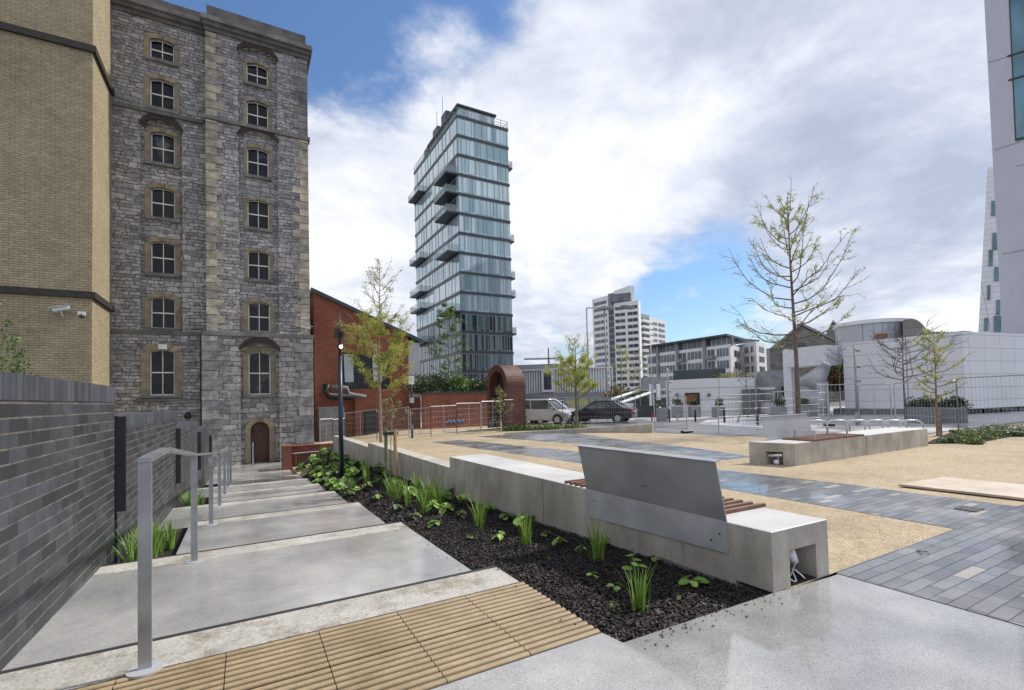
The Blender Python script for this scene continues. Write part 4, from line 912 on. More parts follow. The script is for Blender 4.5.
post_lamp(858,426,345,'tall grey post with spotlights in front of the white building',.06,'spot','frame_grey',d=20.5)
post_lamp(757,426,345,'tall thin dark grey pole in front of the white kiosk',.045,'none','frame_grey',d=24)
# ================================================================ FENCES
def heras(a,b,h,label,group,r=.021,mid=True,foot='black',rounded=False):
    a=Vector(a); b=Vector(b); rt_=empty('fence_panel',a,label,'fence',group); d=(b-a); U=Vector((0,0,1)); n=Vector((-d.y,d.x,0)).normalized()
    bm=B(); 
    if rounded:
        e=d.normalized()*.12; pts=[a+U*.1,a+U*(h-.12),a+U*(h-.03)+e*.3,a+U*h+e,b+U*h-e,b+U*(h-.03)-e*.3,b+U*(h-.12),b+U*.1]; tube(bm,pts,r,6)
    else:
        tube(bm,[a+U*.05,a+U*h],r,6); tube(bm,[b+U*.05,b+U*h],r,6); tube(bm,[a+U*h,b+U*h],r,6)
    tube(bm,[a+U*.18,b+U*.18],r*.8,6)
    if mid: tube(bm,[(a+b)/2+U*.18,(a+b)/2+U*h],r*.6,6)
    link('frame',bm,'galv',rt_)
    bm=B(); L_=d.length; k=int(L_/.14)
    for i in range(1,k): q=a+d*(i/k); tube(bm,[q+U*.18,q+U*h],.0035,3,cap=False)
    for i in range(1,5): tube(bm,[a+U*(.18+(h-.18)*i/5),b+U*(.18+(h-.18)*i/5)],.004,3,cap=False)
    link('wire_mesh',bm,'galv',rt_,raw=True)
    bm=B(); q=b; m=Matrix.Translation(q+U*.06)@Matrix.Rotation(math.atan2(n.y,n.x),4,'Z'); bmesh.ops.create_cube(bm,size=1,matrix=m@Matrix.Diagonal((.5,.18,.1,1))); bevel(bm,.03,1); link('foot_block',bm,foot,rt_) if foot else bm.free()
    return rt_
def fence_run(pts,label,group,**k):
    P=[]
    for (px,pb,pt) in pts:
        p=gnd(px,pb); P.append((p,zat(p,pt)-p.z))
    for (a,ha),(b,hb) in zip(P,P[1:]): heras(a,b,(ha+hb)/2,label,group,**k)
A=Vector((3.45,27.2,0)); A.z=zg(A.x,A.y)
q=gnd(345,443); m1=A.lerp(q,.5); m1.z=zg(m1.x,m1.y)
heras(A,m1,1.45,'mesh fence panel touching the corner of the stone mill','fence by the red brick building',foot=None); heras(m1,q,1.4,'mesh fence panel directly behind the lamp post in the bed','fence by the red brick building',foot=None)
fence_run([(345,443,412),(377,440.5,410.5),(409,438.5,408.5)],'mesh fence panel behind the yellow green tree','fence behind the yellow green tree',foot=None)
fence_run([(411,438.5,409),(431,437.3,407.5),(457,435,404.5),(481,432.5,402)],'mesh fence panel in front of the low red garden wall','fence before the garden wall',foot=None)
fence_run([(482,432.5,402),(504,430.6,400.5),(524,428.6,399)],'mesh fence panel in front of the round brick arch','fence before the arch',foot=None)
fence_run([(549,425,397.5),(563,424.8,397.5),(579,424.6,397.5),(597,424.8,397.5),(614,425,397.5),(636,425.5,397.5)],'mesh fence panel in front of the parked cars','fence before the cars',mid=False,foot=None)
fence_run([(655,431,397.5),(687,433,397)],'mesh fence panel in front of the planters',None,mid=False)
fence_run([(719,436,395.5),(775,433,393.5),(824,428,389)],'mesh fence panel behind the second bench backrest','fence behind the second bench',rounded=True,mid=False,foot=None)
fence_run([(824,426,384.5),(860,426,384.5),(892,427,384.5)],'round cornered mesh fence panel in front of the white building','fence by the white building',rounded=True,foot=None)
fence_run([(896,427,384),(959,433,379.5),(1060,442,372)],'large mesh fence panel at the right beside the low planting','fence at the right',rounded=True,mid=False)
tag(heras(gnd(819,427),gnd(829,426.5),1.75,'','' ,r=.03,mid=False),'short double posted fence end near the largest young tree','fence')
# ================================================================ BIKE HOOPS
plain('steel_bright',(.62,.62,.62),.35,.4,.05)
hp=[(828,433.6),(850,433.7),(870,433.8),(889,434),(907,434.2),(924,434.4)]
proto=None
for i,(px,py) in enumerate(hp):
    p=gnd(px,py)
    if proto is None:
        proto=empty('bike_stand',p,'nearest curved steel bicycle hoop behind the second bench','bicycle stand','bicycle hoops behind the second bench')
        d=-rt0; pts=[p+Vector((0,0,-.05)),p+Vector((0,0,.24))]+[p+d*(.28-.28*math.cos(t))+Vector((0,0,.24+.21*math.sin(t))) for t in [PI/2*k/5 for k in range(1,6)]]+[p+d*.62+Vector((0,0,.45)),p+d*.72+Vector((0,0,.38)),p+d*.76+Vector((0,0,.25)),p+d*.76+Vector((0,0,-.05))]
        bm=B(); tube(bm,pts,.026,8); link('hoop',bm,'steel_bright',proto,smooth=True)
        bm=B(); cyl(bm,p,.07,p.z,p.z+.01,12); link('base_plate',bm,'steel',proto)
    else:
        copyt(proto,p,0,1,label='curved steel bicycle hoop in the row behind the second bench' if i<5 else 'farthest right bicycle hoop, at the end of the second bench')
for o in list(bpy.data.objects):
    if o.name.startswith('bike_stand') and o.get('label','').startswith('curved steel'): o['group']='middle bicycle hoops'
# small rack by the arch
rp=None
for i in range(6):
    p=gnd(491+7.4*i,429.5-.3*i)
    if rp is None:
        rp=empty('bike_stand',p,'small grey square bicycle hoop in front of the brick arch','bicycle stand','small bicycle hoops by the arch'); bm=B(); tube(bm,[p+Vector((0,0,-.1)),p+Vector((0,0,.5)),p+rt0*.05+Vector((0,0,.55)),p+rt0*.3+Vector((0,0,.55)),p+rt0*.34+Vector((0,0,.5)),p+rt0*.34+Vector((0,0,-.1))],.025,6); link('hoop',bm,'galv',rp)
    else: copyt(rp,p)
# low planting strip by the kerb, and bed at right
for i in range(16):
    p=gnd(505+i*5.0+R.uniform(-1,1),431.0-.12*i); o=shrub(p,.5,.35,.32,260,.05,'low green shrub in the narrow strip before the parked cars','mid_leaf','low shrubs before the cars',name='low_shrub')
bd=[gnd(925,444),gnd(975,443.5),gnd(1010,437),gnd(1045,436),gnd(1045,430),gnd(985,429),gnd(948,434)]
bm=B(); vs=[bm.verts.new(p+Vector((0,0,.02))) for p in bd]; bm.faces.new(vs); tag(link('soil_bed',bm,'soil'),kind='structure')
for k,(px,py,s) in enumerate([(948,443,.28),(966,441,.42),(980,439,.5),(972,444,.3),(992,436,.45),(1006,434,.5),(1018,436,.45),(1030,434,.5)]):
    p=gnd(px,py)+Vector((0,0,.03)); s*=.72; shrub(p,s,s,s*.85,330,.045,['small round green shrub nearest the second bench end','pale green shrub beside the narrow leafy tree','largest shrub in the right hand bed','front low shrub on the dark soil at the right','feathery shrub behind the largest one','bushy shrub near the right picture edge','shrub partly beyond the right picture edge','outermost shrub of the right bed'][k],'cover_leaf',name='low_shrub')
# plywood sheet
bm=B(); pts=[(8.4,3.47),(9.6,3.36),(10.2,2.3),(8.75,2.2)]
a=G_=None
prism(bm,[(8.43,3.48),(8.62,1.0),(9.85,1.08),(9.62,3.37)],.016,.045); tag(link('plywood_sheet',bm,'ply'),'large pale plywood sheet lying flat on the gravel beside the grey paving','board')
# drain cover / debris
p=gnd(969,509.5); bm=B(); box(bm,p.x-.13,p.x+.13,p.y-.1,p.y+.1,.006,.014); o=tag(link('drain_cover',bm,'grey_dark'),'small dark drain cover set in the grey paving near the plywood','drain cover')
bm=B(); 
for k in range(5): box(bm,p.x-.11,p.x+.11,p.y-.085+.04*k,p.y-.07+.04*k,.0145,.017)
link('grating',bm,'black',o)
bm=B(); pts=[gnd(917,552)+Vector((0,0,.012)),gnd(922,554)+Vector((0,0,.02)),gnd(927,553)+Vector((0,0,.015)),gnd(929,555)+Vector((0,0,.012))]; tube(bm,pts,.007,5,.003); tube(bm,[pts[1],gnd(920,556)+Vector((0,0,.012))],.005,5,.002); tag(link('twig',bm,'bark'),'small broken twig lying on the grey paving','twig')
# ================================================================ RED BRICK BUILDING
def red():
    Y=33.; a=PY(316,293,Y); b=PY(408,336,Y)
    r=empty('red_brick_building',(7,Y,-1.2),'red brick building with one sloping roof edge and a wide window, beside the stone mill','building')
    x0=3.9; sl=(b.z-a.z)/(b.x-a.x); zt=lambda x: a.z+sl*(x-a.x)
    wl,wr=PY(343,355,Y).x,PY(375,355,Y).x+1.0; wb,wt=PY(360,389,Y).z,PY(343,352.5,Y).z
    bm=B(); facade(bm,(0,Y,0),(1,0,0),(0,-1,0),x0,b.x,-2,wt+.3,[(wl,wr,wb,wt,0)],.2)
    v=[bm.verts.new(p) for p in ((x0,Y,wt+.3),(b.x,Y,wt+.3),(b.x,Y,zt(b.x)),(x0,Y,zt(x0)))]; bm.faces.new(v)
    box(bm,x0,x0+.02,Y+.01,Y+9,-2,zt(x0)-.05); box(bm,b.x-.02,b.x,Y+.01,Y+9,-2,zt(b.x)-.05); link('wall',bm,'red_brick',r)
    bm=B(); hexa(bm,[(x0-.15,Y-.15,zt(x0-.15)-.05),(b.x+1.1,Y-.15,zt(b.x+1.1)-.05),(b.x+1.1,Y+9,zt(b.x+1.1)-.05),(x0-.15,Y+9,zt(x0-.15)-.05),(x0-.15,Y-.15,zt(x0-.15)+.2),(b.x+1.1,Y-.15,zt(b.x+1.1)+.2),(b.x+1.1,Y+9,zt(b.x+1.1)+.2),(x0-.15,Y+9,zt(x0-.15)+.2)]); link('roof',bm,'slab_dark',r)
    bm=B(); box(bm,b.x+.003,b.x+.85,Y+.05,Y+3,1,zt(b.x+.9)-.06); link('side_screen',bm,'clad_grey',r)
    # window with open white casements
    bm=B(); box(bm,wl,wr,Y+.08,Y+.16,wb,wb+.09); box(bm,wl,wr,Y+.08,Y+.16,wt-.09,wt)
    n=5
    for k in range(n+1): x=wl+(wr-wl-.08)*k/n; box(bm,x,x+.08,Y+.081,Y+.159,wb+.09,wt-.09)
    w=link('window',bm,'black',r); bm=B(); box(bm,wl+.02,wr-.02,Y+.12,Y+.14,wb+.02,wt-.02); link('pane',bm,'win_glass',w)
    for k in (0,3):
        x=wl+(wr-wl)*k/n; bm=B(); hexa(bm,[(x+.05,Y-.25,wb+.45),(x+.62,Y-.25,wb+.45),(x+.62,Y-.22,wb+.45),(x+.05,Y-.22,wb+.45),(x+.05,Y+.02,wt-.1),(x+.62,Y+.02,wt-.1),(x+.62,Y+.05,wt-.1),(x+.05,Y+.05,wt-.1)]); link('open_casement',bm,'pale_glass',w)
    # ducts under the window
    for (pts,rr) in (([(326,384),(326,391),(329,396),(352,397)],.22),([(331,387),(347,388),(349,394),(366,397)],.14)):
        bm=B(); P=[PY(*q,Y-.55) for q in pts]; tube(bm,P,rr,10); link('duct',bm,'grey_mid' if rr<.2 else 'black',r,smooth=True)
    bm=B(); p=PY(331,440,Y-.9); box(bm,p.x-.75,p.x+.75,Y-1.4,Y-.4,-2,1.2); bevel(bm,.03,1); tag(link('utility_cabinet',bm,'grey_mid'),'grey metal utility cabinet against the red brick building','cabinet')
    # lower annexe wall
    bm=B(); x=PY(355,420,Y-.5).x; box(bm,x,b.x+.6,Y-.6,Y-.01,-2,PY(380,398,Y-.6).z); link('annexe_wall',bm,'red_brick',r)
    bm=B(); p=PY(371,431,Y-1.0); box(bm,p.x-.4,p.x+.4,Y-1.3,Y-.75,-2,p.z+1.3); bevel(bm,.05,2); tag(link('wheeled_bin',bm,'black'),'black wheeled bin behind the fence under the red brick wall','bin')
red()
def garden():
    Y=30.; a=PY(408,393,Y); b=PY(492,390,Y)
    bm=B(); box(bm,10.1,b.x+.6,Y,Y+.4,-2,a.z-.1); w=tag(link('garden_wall',bm,'red_brick'),'long low red brick garden wall between the red building and the round arch','wall')
    bm=B(); box(bm,10.05,b.x+.62,Y-.05,Y+.45,a.z-.097,a.z+.02); link('coping',bm,'grey_dark',w)
    for px,py,rx,rz,m in ((420,388,1.3,.95,'dark_leaf'),(441,386,1.6,1.0,'dark_leaf'),(460,387,1.3,.8,'mid_leaf'),(480,387,1.5,.75,'dark_leaf'),(497,386,1.2,.6,'mid_leaf')):
        shrub(PY(px,py,Y+1.6),rx,.9,rz,1500,.09,'clipped evergreen shrub growing over the red garden wall',m,'shrubs over the garden wall')
    # blue graffiti scrawl on the wall
    bm=B(); 
    pts=[PY(446+1.15*k,421.5+1.6*math.sin(k*1.7),Y-.03) for k in range(16)]; tube(bm,pts,.05,5)
    for p in pts: p.y=Y-.03
    link('graffiti',bm,'blue_paint',w)
plain('blue_paint',(.05,.2,.5),.6)
garden()
def arch():
    # brick barrel with its axis along +X, open end facing left
    d=26.5; f=at(509.5,431,d); x0=f.x; yn=f.y; k=at(489,431,d+4.5)
    yf=PXx(489.5,425,x0).y; x1=PY(526,425,yn).x; zt=zat((x0,(yn+yf)/2),365.5); zb=-1.0; rad=(yf-yn)/2; yc=(yf+yn)/2; zs=zt-rad*.95
    r=empty('brick_arch',(x0,yc,zb),'round topped red brick arch shelter standing beside the fence','arch')
    def ring(s,n=20): return [(yc-rad*s,zb)]+[(yc-rad*s*math.cos(PI*t/n),zs+(zt-zs)*s*math.sin(PI*t/n)) for t in range(n+1)]+[(yc+rad*s,zb)]
    o=ring(1); i=ring(.72); bm=B()
    for q in range(len(o)-1):
        A=[(x0,*o[q]),(x0,*o[q+1]),(x0,*i[q+1]),(x0,*i[q])]; extr(bm,A,(x1-x0,0,0))
    link('barrel',bm,'tile_arch',r)
    bm=B()
    o2=ring(1.03)
    for q in range(len(o)-1): extr(bm,[(x0-.12,*o2[q]),(x0-.12,*o2[q+1]),(x0-.12,*i[q+1]),(x0-.12,*i[q])],(.118,0,0))
    link('arch_ring',bm,'tile_arch',r)
    bm=B(); ii=ring(.72); extr(bm,[(x0+.35,*q) for q in ii],(.1,0,0)); link('dark_opening',bm,'black',r)  # solid black slab: shade inside the opening put into colour
arch()
# ================================================================ GLASS TOWER
def tower():
    x0,x1,y0,y1=29.68,38.92,69.32,91.2; ZT=46.4; fh=3.14
    r=empty('glass_tower',(x0,y0,-1),'tall glass residential tower with dark floor bands and jutting balconies','building')
    for k in range(15):
        zt=ZT-fh*k; zb=max(zt-fh,-1)
        bm=B(); box(bm,x0-.1,x1+.1,y0-.1,y1+.1,zt+.02,zt+.42); link('floor_slab',bm,'slab_dark',r)
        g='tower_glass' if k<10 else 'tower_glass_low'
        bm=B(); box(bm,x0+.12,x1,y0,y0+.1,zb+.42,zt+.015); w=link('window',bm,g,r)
        bm=B(); x=x0+.02; rr=random.Random(k)
        box(bm,x0,x1,y0-.065,y0-.012,zt-.13,zt-.055)
        while x<x1: box(bm,x,x+.055,y0-.06,y0,zb+.42,zt-.06); x+=rr.choice([.62,.62,1.24,1.24,.9])
        link('window_frame',bm,'frame_grey',w)
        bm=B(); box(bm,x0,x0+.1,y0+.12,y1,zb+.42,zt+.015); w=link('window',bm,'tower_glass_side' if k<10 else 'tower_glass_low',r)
        bm=B(); y=y0+.02
        box(bm,x0-.055,x0-.012,y0,y1,zt-.13,zt-.055)
        while y<y1: box(bm,x0-.05,x0,y,y+.06,zb+.42,zt-.06); y+=rr.choice([1.4,2.8,2.0])
        link('window_frame',bm,'frame_grey',w)
    bm=B(); box(bm,x0+.13,x1-.01,y0+.13,y1,-1,ZT); link('core',bm,'grey_dark',r)
    def balc(k,ya,yb,xa,xb,f):
        z=ZT-fh*k; bm=B(); box(bm,xa,xb,ya,yb,z+.2,z+.45); b=link('balcony',bm,'slab_dark',r)
        bm=B(); e=.04
        if f<0: box(bm,xa,xa+e,ya,yb,z+.46,z+1.5); box(bm,xa+e,xb,ya,ya+e,z+.46,z+1.55); box(bm,xa+e,xb,yb-e,yb,z+.46,z+1.55)
        else: box(bm,xb-e,xb,ya,yb,z+.46,z+1.55); box(bm,xa,xb-e,ya,ya+e,z+.46,z+1.55)
        link('balustrade',bm,'rail_glass',b)
    for k in (3,4,5,7,10): balc(k,y0+.25,y0+5.6,x0-2.0,x0,-1)
    for k in (2,6,8,9,11): balc(k,y1-6.2,y1-.2,x0-1.4,x0,-1)
    for k in (2,6,8,9,11): balc(k,y0+.4,y0+4,x1,x1+1.0,1)
    # flat dark panels on the side face behind the near balconies
    bm=B()
    for k in (3,4,5): box(bm,x0-.03,x0-.005,y0+.8,y0+5.2,ZT-fh*k+.44,ZT-fh*k+2.9)
    link('dark_panel',bm,'slab_dark',r)
    # roof terrace and penthouse
    bm=B(); box(bm,x0+1.2,x1-1.4,y0+2,y1-6,ZT+.43,ZT+3.1); w=link('penthouse',bm,'tower_glass',r)
    bm=B(); box(bm,x0+.8,x1-1.2,y0+1.6,y1-5.5,ZT+3.11,ZT+3.4); link('roof',bm,'slab_dark',r)
    bm=B()
    for a,b in (((x0,y0),(x1,y0)),((x0,y0),(x0,y1)),((x1,y0),(x1,y1))):
        for z in (.7,1.1,1.6): tube(bm,[(a[0],a[1],ZT+z),(b[0],b[1],ZT+z)],.045,4)
        n=int(max(abs(b[0]-a[0]),abs(b[1]-a[1]))/1.3)
        for i in range(n+1): p=Vector((a[0],a[1],0)).lerp(Vector((b[0],b[1],0)),i/n); tube(bm,[(p.x,p.y,ZT+.4),(p.x,p.y,ZT+1.6)],.04,4)
    link('roof_railing',bm,'frame_grey',r)
    for x,y,h in ((x0+2.2,y0+10,7.2),(x0+2.0,y0+14,6.4),(x0+1.6,y0+18,4.4)):
        bm=B(); box(bm,x,x+1.5,y,y+2.4,ZT+.4,ZT+h); link('chimney',bm,'slab_dark',r)
    bm=B(); tube(bm,[(x0+2,y0+11,ZT+3),(x0+2,y0+11,ZT+10)],.05,4); tube(bm,[(x0+2,y0+14,ZT+3),(x0+2,y0+14,ZT+9)],.05,4); link('mast',bm,'grey_mid',r)
tower()
# ================================================================ CARS
def wheel(bm,c,r,w,ax): tube(bm,[Vector(c)-ax*w/2,Vector(c)+ax*w/2],r,18)
def car(name,p,ang,prof,roof,L_,W,paint,label,lights,wx,wr,rear=False):
    """prof: lower body outline (x,z), roof: cabin polygon (x,z) from bonnet to boot; local x forward"""
    p=Vector(p); r=empty(name,p,label,'car'); m=Matrix.Translation(p)@Matrix.Rotation(ang,4,'Z')
    def loft(bm,poly,w0,w1,z0,z1,ins=0):
        def hw(z): t=max(0,min(1,(z-z0)/(z1-z0))); return (w0+(w1-w0)*t)/2-ins
        a=[bm.verts.new(m@Vector((x,-hw(z),z))) for x,z in poly]; b=[bm.verts.new(m@Vector((x,hw(z),z))) for x,z in poly]; n=len(poly)
        bm.faces.new(a[::-1]); bm.faces.new(b)
        for i in range(n): bm.faces.new((a[i],a[(i+1)%n],b[(i+1)%n],b[i]))
    zb=max(z for x,z in prof)
    bm=B(); loft(bm,prof,W,W*.93,.3,zb); bmesh.ops.recalc_face_normals(bm,faces=bm.faces); bevel(bm,.05,3); body=link('body',bm,paint,r,smooth=True)
    zr=max(z for x,z in roof); zc=min(z for x,z in roof)
    bm=B(); loft(bm,roof,W*.9,W*.68,zc,zr); bmesh.ops.recalc_face_normals(bm,faces=bm.faces); bevel(bm,.04,2); link('windows',bm,'car_glass',body,smooth=True)
    # roof skin and pillars
    xs=[q for q in roof if q[1]>zr-.12]; xa=min(q[0] for q in xs)-.05; xb=max(q[0] for q in xs)+.05
    bm=B(); loft(bm,[(xa,zr-.07),(xb,zr-.07),(xb-.1,zr+.03),(xa+.1,zr+.03)],W*.74,W*.66,zr-.07,zr+.03); bevel(bm,.025,2); link('roof',bm,paint,body,smooth=True)
    bm=B()
    x_lo=sorted(q[0] for q in roof if q[1]<zc+.05); 
    for s in (-1,1):
        for (xl,xt) in ((x_lo[0],xa+.06),(x_lo[-1],xb-.06),((x_lo[0]*.5+x_lo[-1]*.5-.25),(xa+xb)/2-.2),(x_lo[0]*.75+x_lo[-1]*.25,xa*.75+xb*.25)):
            tube(bm,[m@Vector((xl,s*W*.455,zc)),m@Vector((xt,s*W*.345,zr-.02))],.035,5)
    link('pillars',bm,paint,body)
    ax=(m.to_3x3()@Vector((0,1,0)))
    for x in wx:
        for s in (-1,1):
            c=m@Vector((x,s*(W/2-.1),wr)); bm=B(); wheel(bm,c,wr,.22,ax); w=link('wheel',bm,'tyre',r)
            bm=B(); c2=m@Vector((x,s*(W/2+.015),wr)); tube(bm,[c2-ax*.02,c2+ax*.02],wr*.62,14); link('rim',bm,'silver_paint',w)
            bm=B(); c3=m@Vector((x,s*(W/2-.045),wr+.02)); tube(bm,[c3-ax*.05,c3+ax*.05],wr*1.17,18); link('wheel_arch',bm,'black',body)
    for (x,y,z,lx,ly,lz,mt,nm) in lights:
        bm=B(); bmesh.ops.create_cube(bm,size=1,matrix=m@Matrix.Translation((x,y,z))@Matrix.Diagonal((lx,ly,lz,1))); bevel(bm,.02,2); link(nm,bm,mt,body)
    bm=B()
    for s in (-1,1): bmesh.ops.create_cube(bm,size=1,matrix=m@Matrix.Translation((x_lo[-1]-.25,s*(W/2+.06),zc+.1))@Matrix.Diagonal((.12,.2,.14,1)))
    bevel(bm,.02,2); link('wing_mirror',bm,paint,body)
    return r
vp=gnd(545,421.8); dirv=(gnd(566,423.6)-gnd(529,421.2)); av=math.atan2(-.80,.60)
pc=at(546,421,33.5); pc.z=zg(pc.x,pc.y)+.02
# the van points right and towards the viewer
angv=math.atan2((rt0*.85-fw0*.55).y,(rt0*.85-fw0*.55).x)
van_prof=[(-2.15,.25),(2.1,.22),(2.2,.45),(2.15,.72),(1.3,.98),(.9,1.02),(-2.1,1.05),(-2.2,.6)]
van_roof=[(1.25,1.0),(.45,1.62),(-.3,1.69),(-1.85,1.64),(-2.12,1.02)]
car('parked_van',pc,angv,van_prof,van_roof,4.4,1.8,'silver_paint','silver people carrier parked behind the fence beside the brick arch',[(2.1,.65,.68,.2,.35,.18,'white','headlight'),(2.1,-.65,.68,.2,.35,.18,'white','headlight'),(2.19,0,.5,.06,1.1,.2,'grey_dark','dark_opening'),(2.21,0,.36,.04,.5,.1,'white','number_plate')],(-1.4,1.35),.32)
pc=at(601,423.5,32); pc.z=zg(pc.x,pc.y)+.02
d=(-rt0*.9+fw0*.45); angs=math.atan2(d.y,d.x)
sed_prof=[(-2.2,.3),(2.2,.25),(2.25,.5),(2.1,.72),(.95,.92),(-1.6,.98),(-2.2,.93),(-2.28,.6)]
sed_roof=[(1.0,.9),(.25,1.38),(-.3,1.44),(-.95,1.40),(-1.75,.95)]
car('parked_car',pc,angs,sed_prof,sed_roof,4.5,1.78,'black_paint','black saloon car parked with its rear to the right, red tail lights showing',[(-2.2,.62,.78,.16,.4,.16,'red_paint','tail_light'),(-2.2,-.62,.78,.16,.4,.16,'red_paint','tail_light'),(-2.28,0,.72,.05,.5,.12,'white','number_plate')],(-1.35,1.4),.32)
pc=at(524,419,37); pc.z=zg(pc.x,pc.y)
car('parked_car',pc,angv,sed_prof,sed_roof,4.5,1.78,'white','white car half hidden behind the brick arch and the silver people carrier',[(2.15,.6,.65,.2,.3,.16,'white','headlight')],(-1.35,1.4),.32)
pc=at(556,416,43); pc.z=zg(pc.x,pc.y)
car('parked_car',pc,angv,van_prof,van_roof,4.4,1.8,'grey_mid','dark grey car behind the silver people carrier',[(2.1,.65,.68,.2,.35,.18,'white','headlight')],(-1.4,1.35),.32)
# ================================================================ BACKGROUND BUILDINGS
def poly_building(root,pts,z0,z1,mat,name='wall'):
    bm=B(); prism(bm,[(p[0],p[1]) for p in pts],z0,z1); return link(name,bm,mat,root)
def winbands(root,a,b,z0,z1,rows,cols,fill=.7,fh=.62,mat='win_glass',frame=True,off=.06,skip=None):
    """separate windows on the wall from plan point a to b (outward normal to the viewer's side)"""
    a=Vector((a[0],a[1],0)); b=Vector((b[0],b[1],0)); d=b-a; n=Vector((d.y,-d.x,0)).normalized()
    if n.dot(CAM-Vector((a.x,a.y,H)))<0: n=-n
    ch=(z1-z0)/rows
    for i in range(rows):
        for j in range(cols):
            if skip and skip(i,j): continue
            u0=(j+(1-fill)/2)/cols; u1=(j+1-(1-fill)/2)/cols; za=z0+ch*(i+(1-fh)/2); zb=za+ch*fh
            p=a+d*u0; q=a+d*u1; e=n*off
            bm=B(); hexa(bm,[(p+U_*za),(q+U_*za),(q+e+U_*za),(p+e+U_*za),(p+U_*zb),(q+U_*zb),(q+e+U_*zb),(p+e+U_*zb)]); w=link('window',bm,mat,root)
            if frame and frame!='none':
                bm=B(); k=2; e2=n*(off+.04)
                for s in range(1,k): m_=p.lerp(q,s/k); seg_box(bm,m_-d.normalized()*.05+e2*.9,m_+d.normalized()*.05+e2*.9,.05,za,zb)
                link('frame',bm,'white',w)
U_=Vector((0,0,1))
plain('far_white',(.80,.80,.80),.7,0,.05,.1); plain('far_grey',(.26,.27,.29),.7); glass('far_glass',(.06,.07,.085),.2,.5); glass('far_glass_pale',(.15,.17,.19),.25,.5)
def white_tower():
    d0=170; A=at(595.2,395,187); Bc=at(629,395,170); r=empty('white_apartment_tower',Bc,'distant pale high rise apartment tower with stepped roof','building')
    zt=zat(A,299); 
    dirn=(Bc-A).normalized(); n=Vector((dirn.y,-dirn.x,0)); n=-n if n.dot(fw0)<0 else n
    def slab(pxa,pxb,da,db,topa,depth,mat='far_white',z0=-1):
        a=at(pxa,395,da); b=at(pxb,395,db); z=zat(a,topa); dd=(b-a).normalized(); nn=Vector((-dd.y,dd.x,0)); nn=nn if nn.dot(fw0)>0 else -nn
        poly_building(r,[a,b,b+nn*depth,a+nn*depth],z0,z,mat); return a,b,z
    a,b,z=slab(595,611,187,180,299.5,5); winbands(r,a,b,4,z-1,14,1,.8,.5,'far_glass_pale')
    a,b,z=slab(611,619,180,177,294,5,'far_grey'); winbands(r,a,b,4,z-6,13,1,.9,.7,'far_glass',frame=False)
    a2,b2,z2=slab(617,633,176,168,291,2,'far_white')
    a,b,z=slab(616.5,641.5,168,164,303,3); winbands(r,a,b,4,z-1,13,2,.8,.5,'far_glass')
    bm=B(); q=at(616,395,167.5); w=at(637,395,165); seg_box(bm,q+fw0*3,w+fw0*3,6,z+.2,z+3); link('penthouse',bm,'far_glass_pale',r)
    a,b,z=slab(641.8,652,170,176,313,5,'far_grey'); winbands(r,a,b,4,z-1,13,2,.7,.6,'far_glass',frame=False)
    for k in range(12):
        zz=4+k*(z-5)/12; bm=B(); seg_box(bm,a+(b-a)*.1-fw0*1.0,b-fw0*1.0,2,zz,zz+.8); link('balcony',bm,'far_white',r)
    a,b,z=slab(652,667.5,176,186,317,2,'far_white'); winbands(r,a,b,4,z-1,12,2,.85,.55,'far_glass_pale')
white_tower()
